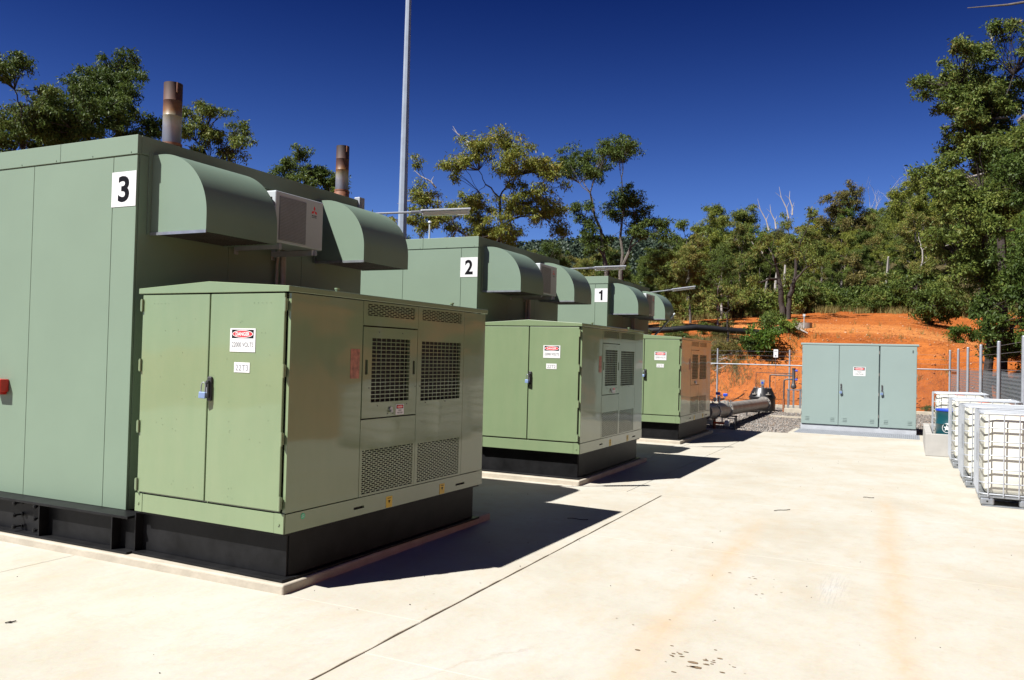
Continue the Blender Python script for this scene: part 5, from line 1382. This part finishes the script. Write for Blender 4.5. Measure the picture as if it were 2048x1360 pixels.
# trees on the right hand bank, seen past the fence and mirrored in the cabinet sides
for i, (x, y, s, k) in enumerate(((9.8, 24.0, 0.72, 1), (9.0, 29.5, 0.72, 1), (8.3, 33.5, 0.62, 1), (9.6, 38.0, 0.8, 1), (8.0, 46.5, 0.7, 1), (10.5, 44.0, 0.9, 3), (12.0, 34.0, 0.95, 1), (12.5, 52.0, 1.0, 1), (7.6, 54.0, 0.8, 3), (13.5, 27.0, 0.9, 1), (12.0, 18.0, 0.8, 1), (14.0, 11.0, 0.8, 1), (13.0, 4.0, 0.8, 0), (9.5, 8.0, 0.55, 1), (9.2, 11.0, 0.6, 1), (9.6, 14.0, 0.62, 1), (9.0, 17.0, 0.6, 1), (9.4, 20.5, 0.65, 1), (11.5, 14.0, 0.8, 1), (11.0, 22.0, 0.8, 1), (9.8, 5.0, 0.6, 1))):
    place(protos[k], x, y, s, 'dark green tree on the bank beyond the right hand fence', 'trees on the right hand bank')

# dead white trees on the skyline
def dead_proto(seed):
    rnd = random.Random(seed); t = empty('dead_tree'); mb = MB()
    def br(p, d, L, r, lvl):
        q = [p]; cur = p.copy(); dd = d.copy()
        for i in range(4):
            dd = (dd + Vector((rnd.gauss(0, 0.16), rnd.gauss(0, 0.16), 0.05))).normalized(); cur = cur + dd * L / 4; q.append(cur.copy())
        mb.tube(q, [r * (1 - 0.16 * i) for i in range(5)], 5)
        if lvl:
            for _ in range(rnd.randint(2, 3)):
                k = rnd.randint(2, 4)
                br(q[k], (dd + Vector((rnd.gauss(0, 0.7), rnd.gauss(0, 0.7), 0.25))).normalized(), L * rnd.uniform(0.45, 0.7), r * 0.5, lvl - 1)
    br(Vector((0, 0, -0.3)), Vector((0, 0, 1)), 6.0, 0.11, 3)
    mb.build('trunk', MAT['dead'], t, smooth=True); return t
dps = [dead_proto(s) for s in (1, 5, 9)]
for i, (x, y, s) in enumerate(((-1.0, 116, 1.25), (-3.5, 118, 1.15), (-5.5, 115, 1.1), (1.6, 119, 1.3), (-9.5, 118, 1.1), (-13.0, 118, 1.0), (-19.0, 116, 1.1), (3.8, 120, 1.2), (-25.0, 110, 1.0), (-22.0, 112, 1.0))):
    c = copy_tree(dps[i % 3]) if i > 2 else dps[i]
    c.location = (x, y, gz(x, y)); c.scale = (s * 0.8, s * 0.8, s); c.rotation_euler = (0, 0, i * 1.3)
    tag(c, 'bare white dead tree standing on the forested skyline', 'dead tree', 'dead trees on the skyline')
wt = None
for i, (x, y, h, lean) in enumerate(((-4.75, 54.0, 2.6, 0.05), (-4.05, 54.0, 2.9, -0.02), (-5.4, 53.5, 2.2, -0.45), (0.1, 62.0, 2.6, 0.1), (-0.9, 57.5, 2.2, -0.1), (1.9, 64.0, 2.8, 0.2))):
    if wt is None:
        m = MB(); m.tube([(0, 0, -0.2), (0.03, 0, 0.3), (-0.02, 0.02, 0.65), (0.03, 0, 1.0)], [0.12, 0.10, 0.09, 0.06], 8)
        wt = m.build('white_trunk', MAT['dead'], smooth=True); o = wt
    else: o = wt.copy(); COL.objects.link(o)
    o.location = (x, y, gz(x, y)); o.scale = (1, 1, h); o.rotation_euler = (0, lean, i)
    tag(o, 'short pale bare tree trunk at the foot of the forest', 'tree trunk', 'pale bare trunks at the forest edge')

# shrubs
def shrub_proto(seed, leaf, r=0.6, h=0.8):
    rnd = random.Random(seed); lobes = [(rnd.uniform(-r, r) * 0.7, rnd.uniform(-r, r) * 0.7, rnd.uniform(0.25, 0.9) * h, r * 0.5) for _ in range(7)]
    return tree('shrub', 0, 0, lobes, 0.15, 0.03, leaf, 'bark', None, None, seed, dens=1.0, cr=0.19, n_per=85, L=0.10, W=0.036, base_z=0.0, rz=0, spread=1.0, droop=0.0, tips_frac=0.4)
sps = [shrub_proto(301, 'leaf_brt'), shrub_proto(302, 'leaf_gum'), shrub_proto(303, 'leaf_dark'), shrub_proto(304, 'leaf_brown')]
KIDS.clear()
for c in COL.objects:
    if c.parent: KIDS.setdefault(c.parent.name, []).append(c)
SH = [(-1.45, 28.9, 1.35, 0, 'bright green shrub hanging over the cut orange bank', None), (-2.05, 29.0, 1.0, 2, 'dark green shrub beside the sapling on the bank', None), (-0.75, 30.0, 0.85, 0, 'low green shrub left of the fallen log', None), (-1.4, 30.6, 1.1, 2, 'green shrub behind the bank edge near the black pipe', None),
      (-2.6, 28.7, 0.7, 3, 'brownish shrub at the foot of the sapling', None), (-3.3, 28.6, 0.7, 3, 'dry brown shrub above the farthest cabinet', None)]
fr = random.Random(12)
for i, (x, y, s, k, lb, g_) in enumerate(SH):
    c = place(sps[k], x, y, s, lb, g_); c['category'] = 'shrub'
for i in range(120):
    x = fr.uniform(-9.5, 7.5); y = 50.5 + 22 * fr.random() ** 1.7; x -= (y - 50) * 0.15
    if x < -2: y -= 1.2 * min(8, -2 - x)
    k = fr.choice((1, 1, 3, 2, 1)); c = place(sps[k], x, y, fr.uniform(1.0, 2.4), 'scrubby bush along the edge of the forest', 'bushes along the forest edge'); c['category'] = 'bush'
for i in range(16):
    x = fr.uniform(-8.5, -3.6); y = fr.uniform(28.0, 33.5); c = place(sps[fr.choice((1, 3, 3, 2))], x, y, fr.uniform(0.5, 1.0), 'small dark bush in the scrub beyond shelter number 1', 'small bushes beyond the shelters'); c['category'] = 'bush'
c = place(sps[1], 4.25, 25.98, 0.36, 'small weed at the foot of the bank right of the switchgear cabinet', None); c['category'] = 'weed'
for x, y, s in ((5.6, 33.0, 0.9), (6.6, 29.5, 1.0), (7.6, 27.0, 1.1), (7.4, 23.0, 1.0), (7.9, 19.5, 1.2), (7.0, 31.5, 1.0), (7.8, 16.5, 1.3), (7.6, 13.8, 1.2), (7.9, 11.0, 1.3), (7.7, 8.5, 1.2), (6.9, 25.5, 1.0)):
    c = place(sps[0], x, y, s, 'green bush on the bank beyond the shade cloth fence', 'bushes beyond the shade cloth fence'); c['category'] = 'bush'
for o in protos + sps:
    for ch in list(KIDS.get(o.name, [])): bpy.data.objects.remove(ch)
    bpy.data.objects.remove(o)

# dry grass
def grass(name, spots_, hgt, seed, mat='grass'):
    r = np.random.RandomState(seed); P = []
    for x, y, n, sp in spots_:
        q = r.normal(0, sp, (n, 2)) + (x, y); P.append(q)
    P = np.concatenate(P); Z = np.array([gz(a, b) for a, b in P]); n = len(P)
    base = np.column_stack([P, Z - 0.02]); a = r.uniform(0, 6.28, n); w = 0.012 * hgt / 0.3
    u = np.column_stack([np.cos(a), np.sin(a), np.zeros(n)]) * w
    tip = base + np.column_stack([r.normal(0, 0.3, n), r.normal(0, 0.3, n), r.uniform(0.6, 1.3, n)]) * hgt
    V = np.stack([base - u, base + u, tip], 1).reshape(-1, 3)
    me = mesh_np(name, V, np.arange(n * 3).reshape(-1, 3), MAT[mat]); o = bpy.data.objects.new(name, me); COL.objects.link(o)
    return tag(o, kind='stuff')
gr = random.Random(4)
sp1 = []
for _ in range(420):
    x = gr.uniform(-10, 8); y = gr.uniform(49.5, 58)
    if x < -2: y -= 1.3 * min(8, -2 - x)
    sp1.append((x, y, 45, 0.25))
grass('dry_grass', sp1, 0.42, 1)
sp2 = [(gr.gauss(-2.9, 0.7), gr.gauss(28.5, 0.5), 30, 0.12) for _ in range(60)] + [(gr.gauss(-4.5, 1.2), gr.gauss(30.0, 1.2), 25, 0.15) for _ in range(60)] + [(gr.gauss(-0.1, 0.4), gr.gauss(29.6, 0.4), 12, 0.1) for _ in range(18)]
sp2 += [(gr.uniform(-4, 8), 27.0 + 14 * gr.random() ** 1.5, gr.randint(4, 14), 0.06) for _ in range(70)]
grass('scrub_grass', sp2, 0.26, 2)

# far wooded ridge
r = np.random.RandomState(6); n = 90000
X = r.uniform(-185, -60, n); Y = r.uniform(235, 400, n)
Z = np.array([height(a, b) for a, b in zip(X, Y)]) + r.uniform(0, 1, n) ** 0.5 * 7 * (0.6 + 0.8 * np.sin(X * 0.55 + np.sin(Y * 0.31) * 2) ** 2)
P = np.column_stack([X, Y, Z]); a = r.normal(0, 1, (n, 3)); a /= np.linalg.norm(a, axis=1, keepdims=True); b = np.cross(a, r.normal(0, 1, (n, 3))); b /= np.linalg.norm(b, axis=1, keepdims=True)
V = np.stack([P - a * 0.6, P + b * 0.42, P + a * 0.6, P - b * 0.42], 1).reshape(-1, 3)
me = mesh_np('far_wood', V, np.arange(n * 4).reshape(-1, 4), MAT['far']); o = bpy.data.objects.new('far_wood', me); COL.objects.link(o); tag(o, kind='stuff')

# ---------------------------------------------------------------- things lying on the bank
t = empty('black_pipe', (0, 0, 0), 0, 'large black polythene pipe lying across the orange bank', 'pipe')
pp = []
for x, y, dz in ((-7.5, 29.8, 0.15), (-5.6, 30.3, 0.30), (-4.6, 30.7, 0.34), (-4.0, 31.0, 0.32), (-3.2, 31.4, 0.2), (-2.4, 31.8, 0.08), (-1.7, 32.2, 0.0)):
    pp.append((x, y, gz(x, y) + 0.12 + dz))
m = MB(); m.tube(pp, 0.13, 16); m.build('pipe_run', MAT['poly'], t, smooth=True)
t = empty('concrete_ring', (-1.0, 37.6, gz(-1.0, 37.6)), 0, 'short concrete well ring behind the green shrubs on the bank', 'concrete ring')
m = MB(); m.lathe([(0.34, -0.1), (0.39, -0.1), (0.39, 0.24), (0.34, 0.24), (0.34, -0.1)], 0, 0, 28, cap=False); m.build('ring', MAT['pipe_grey'], t, smooth=True)
t = empty('marker_post', (-0.55, 33.6, gz(-0.55, 33.6)), 0, 'thin white marker post on the orange bank right of the forked tree', 'post')
m = MB(); m.cyl((0, 0, -0.1), (0, 0, 0.88), 0.018, 8); m.box(-0.05, 0.05, -0.02, 0.0, 0.80, 0.90); m.build('post', MAT['white_plastic'], t)
t = empty('fallen_log', (-0.75, 30.3, 0), 0, 'bleached fallen log with broken branches on the mound of orange earth', 'log')
m = MB(); b0 = gz(-0.7, 30.3)
m.tube([(-0.75, 0, b0 - 0.02), (-0.35, 0.1, b0 + 0.12), (0.05, 0.1, b0 + 0.18), (0.35, 0.05, b0 + 0.30)], [0.085, 0.075, 0.065, 0.04], 10)
m.tube([(0.0, 0.1, b0 + 0.18), (0.25, -0.1, b0 + 0.12), (0.55, -0.2, b0 - 0.02), (0.75, -0.3, b0 - 0.12)], [0.05, 0.045, 0.035, 0.02], 8)
m.tube([(-0.3, 0.1, b0 + 0.12), (-0.42, -0.15, b0 - 0.05), (-0.55, -0.3, b0 - 0.15)], [0.05, 0.04, 0.03], 8)
m.tube([(0.3, 0.05, b0 + 0.28), (0.2, 0, b0 + 0.42)], [0.03, 0.012], 6)
m.build('log_wood', MAT['dead'], t, smooth=True)
t = empty('brushwood', (-3.6, 28.3, 0), 0, 'heap of pale fallen branches on the bank above the farthest cabinet', 'branches')
m = MB(); rb_ = random.Random(9)
for _ in range(22):
    x = rb_.uniform(-0.9, 0.6); y = rb_.uniform(-0.4, 0.6); z = gz(-3.6 + x, 28.3 + y) + 0.05; L_ = rb_.uniform(0.3, 0.9); a = rb_.gauss(0.0, 0.5)
    m.tube([(x, y, z), (x + L_ * 0.5 * math.cos(a), y + L_ * 0.3 * math.sin(a), z + rb_.uniform(0.05, 0.22)), (x + L_ * math.cos(a), y + L_ * 0.6 * math.sin(a), z + rb_.uniform(0.0, 0.3))], [0.018, 0.013, 0.005], 5)
m.build('branch', MAT['dead'], t, smooth=True)
t = empty('bare_branch', (6.4, 25.5, 0), 0, 'bare pale branch reaching in at the top right corner of the sky', 'branch')
m = MB(); m.tube([(0.3, 1.6, 9.6), (1.9, 1.0, 11.0), (2.5, 0.3, 12.3), (1.8, 0, 12.9), (0.8, 0.1, 12.98), (-0.2, 0.0, 12.92), (-1.3, 0, 13.0)], [0.10, 0.08, 0.07, 0.06, 0.05, 0.035, 0.012], 8); m.build('branch_wood', MAT['bark_grey'], t, smooth=True)
t = empty('orange_barrier', (-6.5, 50.0, gz(-6.5, 50.0)), 0, 'small patch of orange and white barrier among the trees', 'barrier')
m = MB()
for i in range(4): m.box(-0.9, 0.9, -0.02, 0.02, 0.25 + 0.22 * i, 0.36 + 0.22 * i)
m.build('barrier_rail', MAT['orange_pl'], t); MB().box(-0.95, -0.88, -0.05, 0.05, -0.1, 1.15).build('barrier_post', MAT['white_plastic'], t); MB().box(0.88, 0.95, -0.05, 0.05, -0.1, 1.15).build('barrier_post', MAT['white_plastic'], t)
t = empty('cable_conduit', (-1.35, 13.75, 0), 0, 'white sloping conduit between shelter number 1 and its cabinet', 'conduit')
m = MB(); m.tube([(-0.25, 0.0, 2.0), (0.0, -0.05, 2.25), (0.28, 0.0, 2.58)], 0.022, 10); m.tube([(-0.25, 0, 0.06), (-0.25, 0, 2.0)], 0.022, 10); m.build('conduit_tube', MAT['white_plastic'], t, smooth=True)
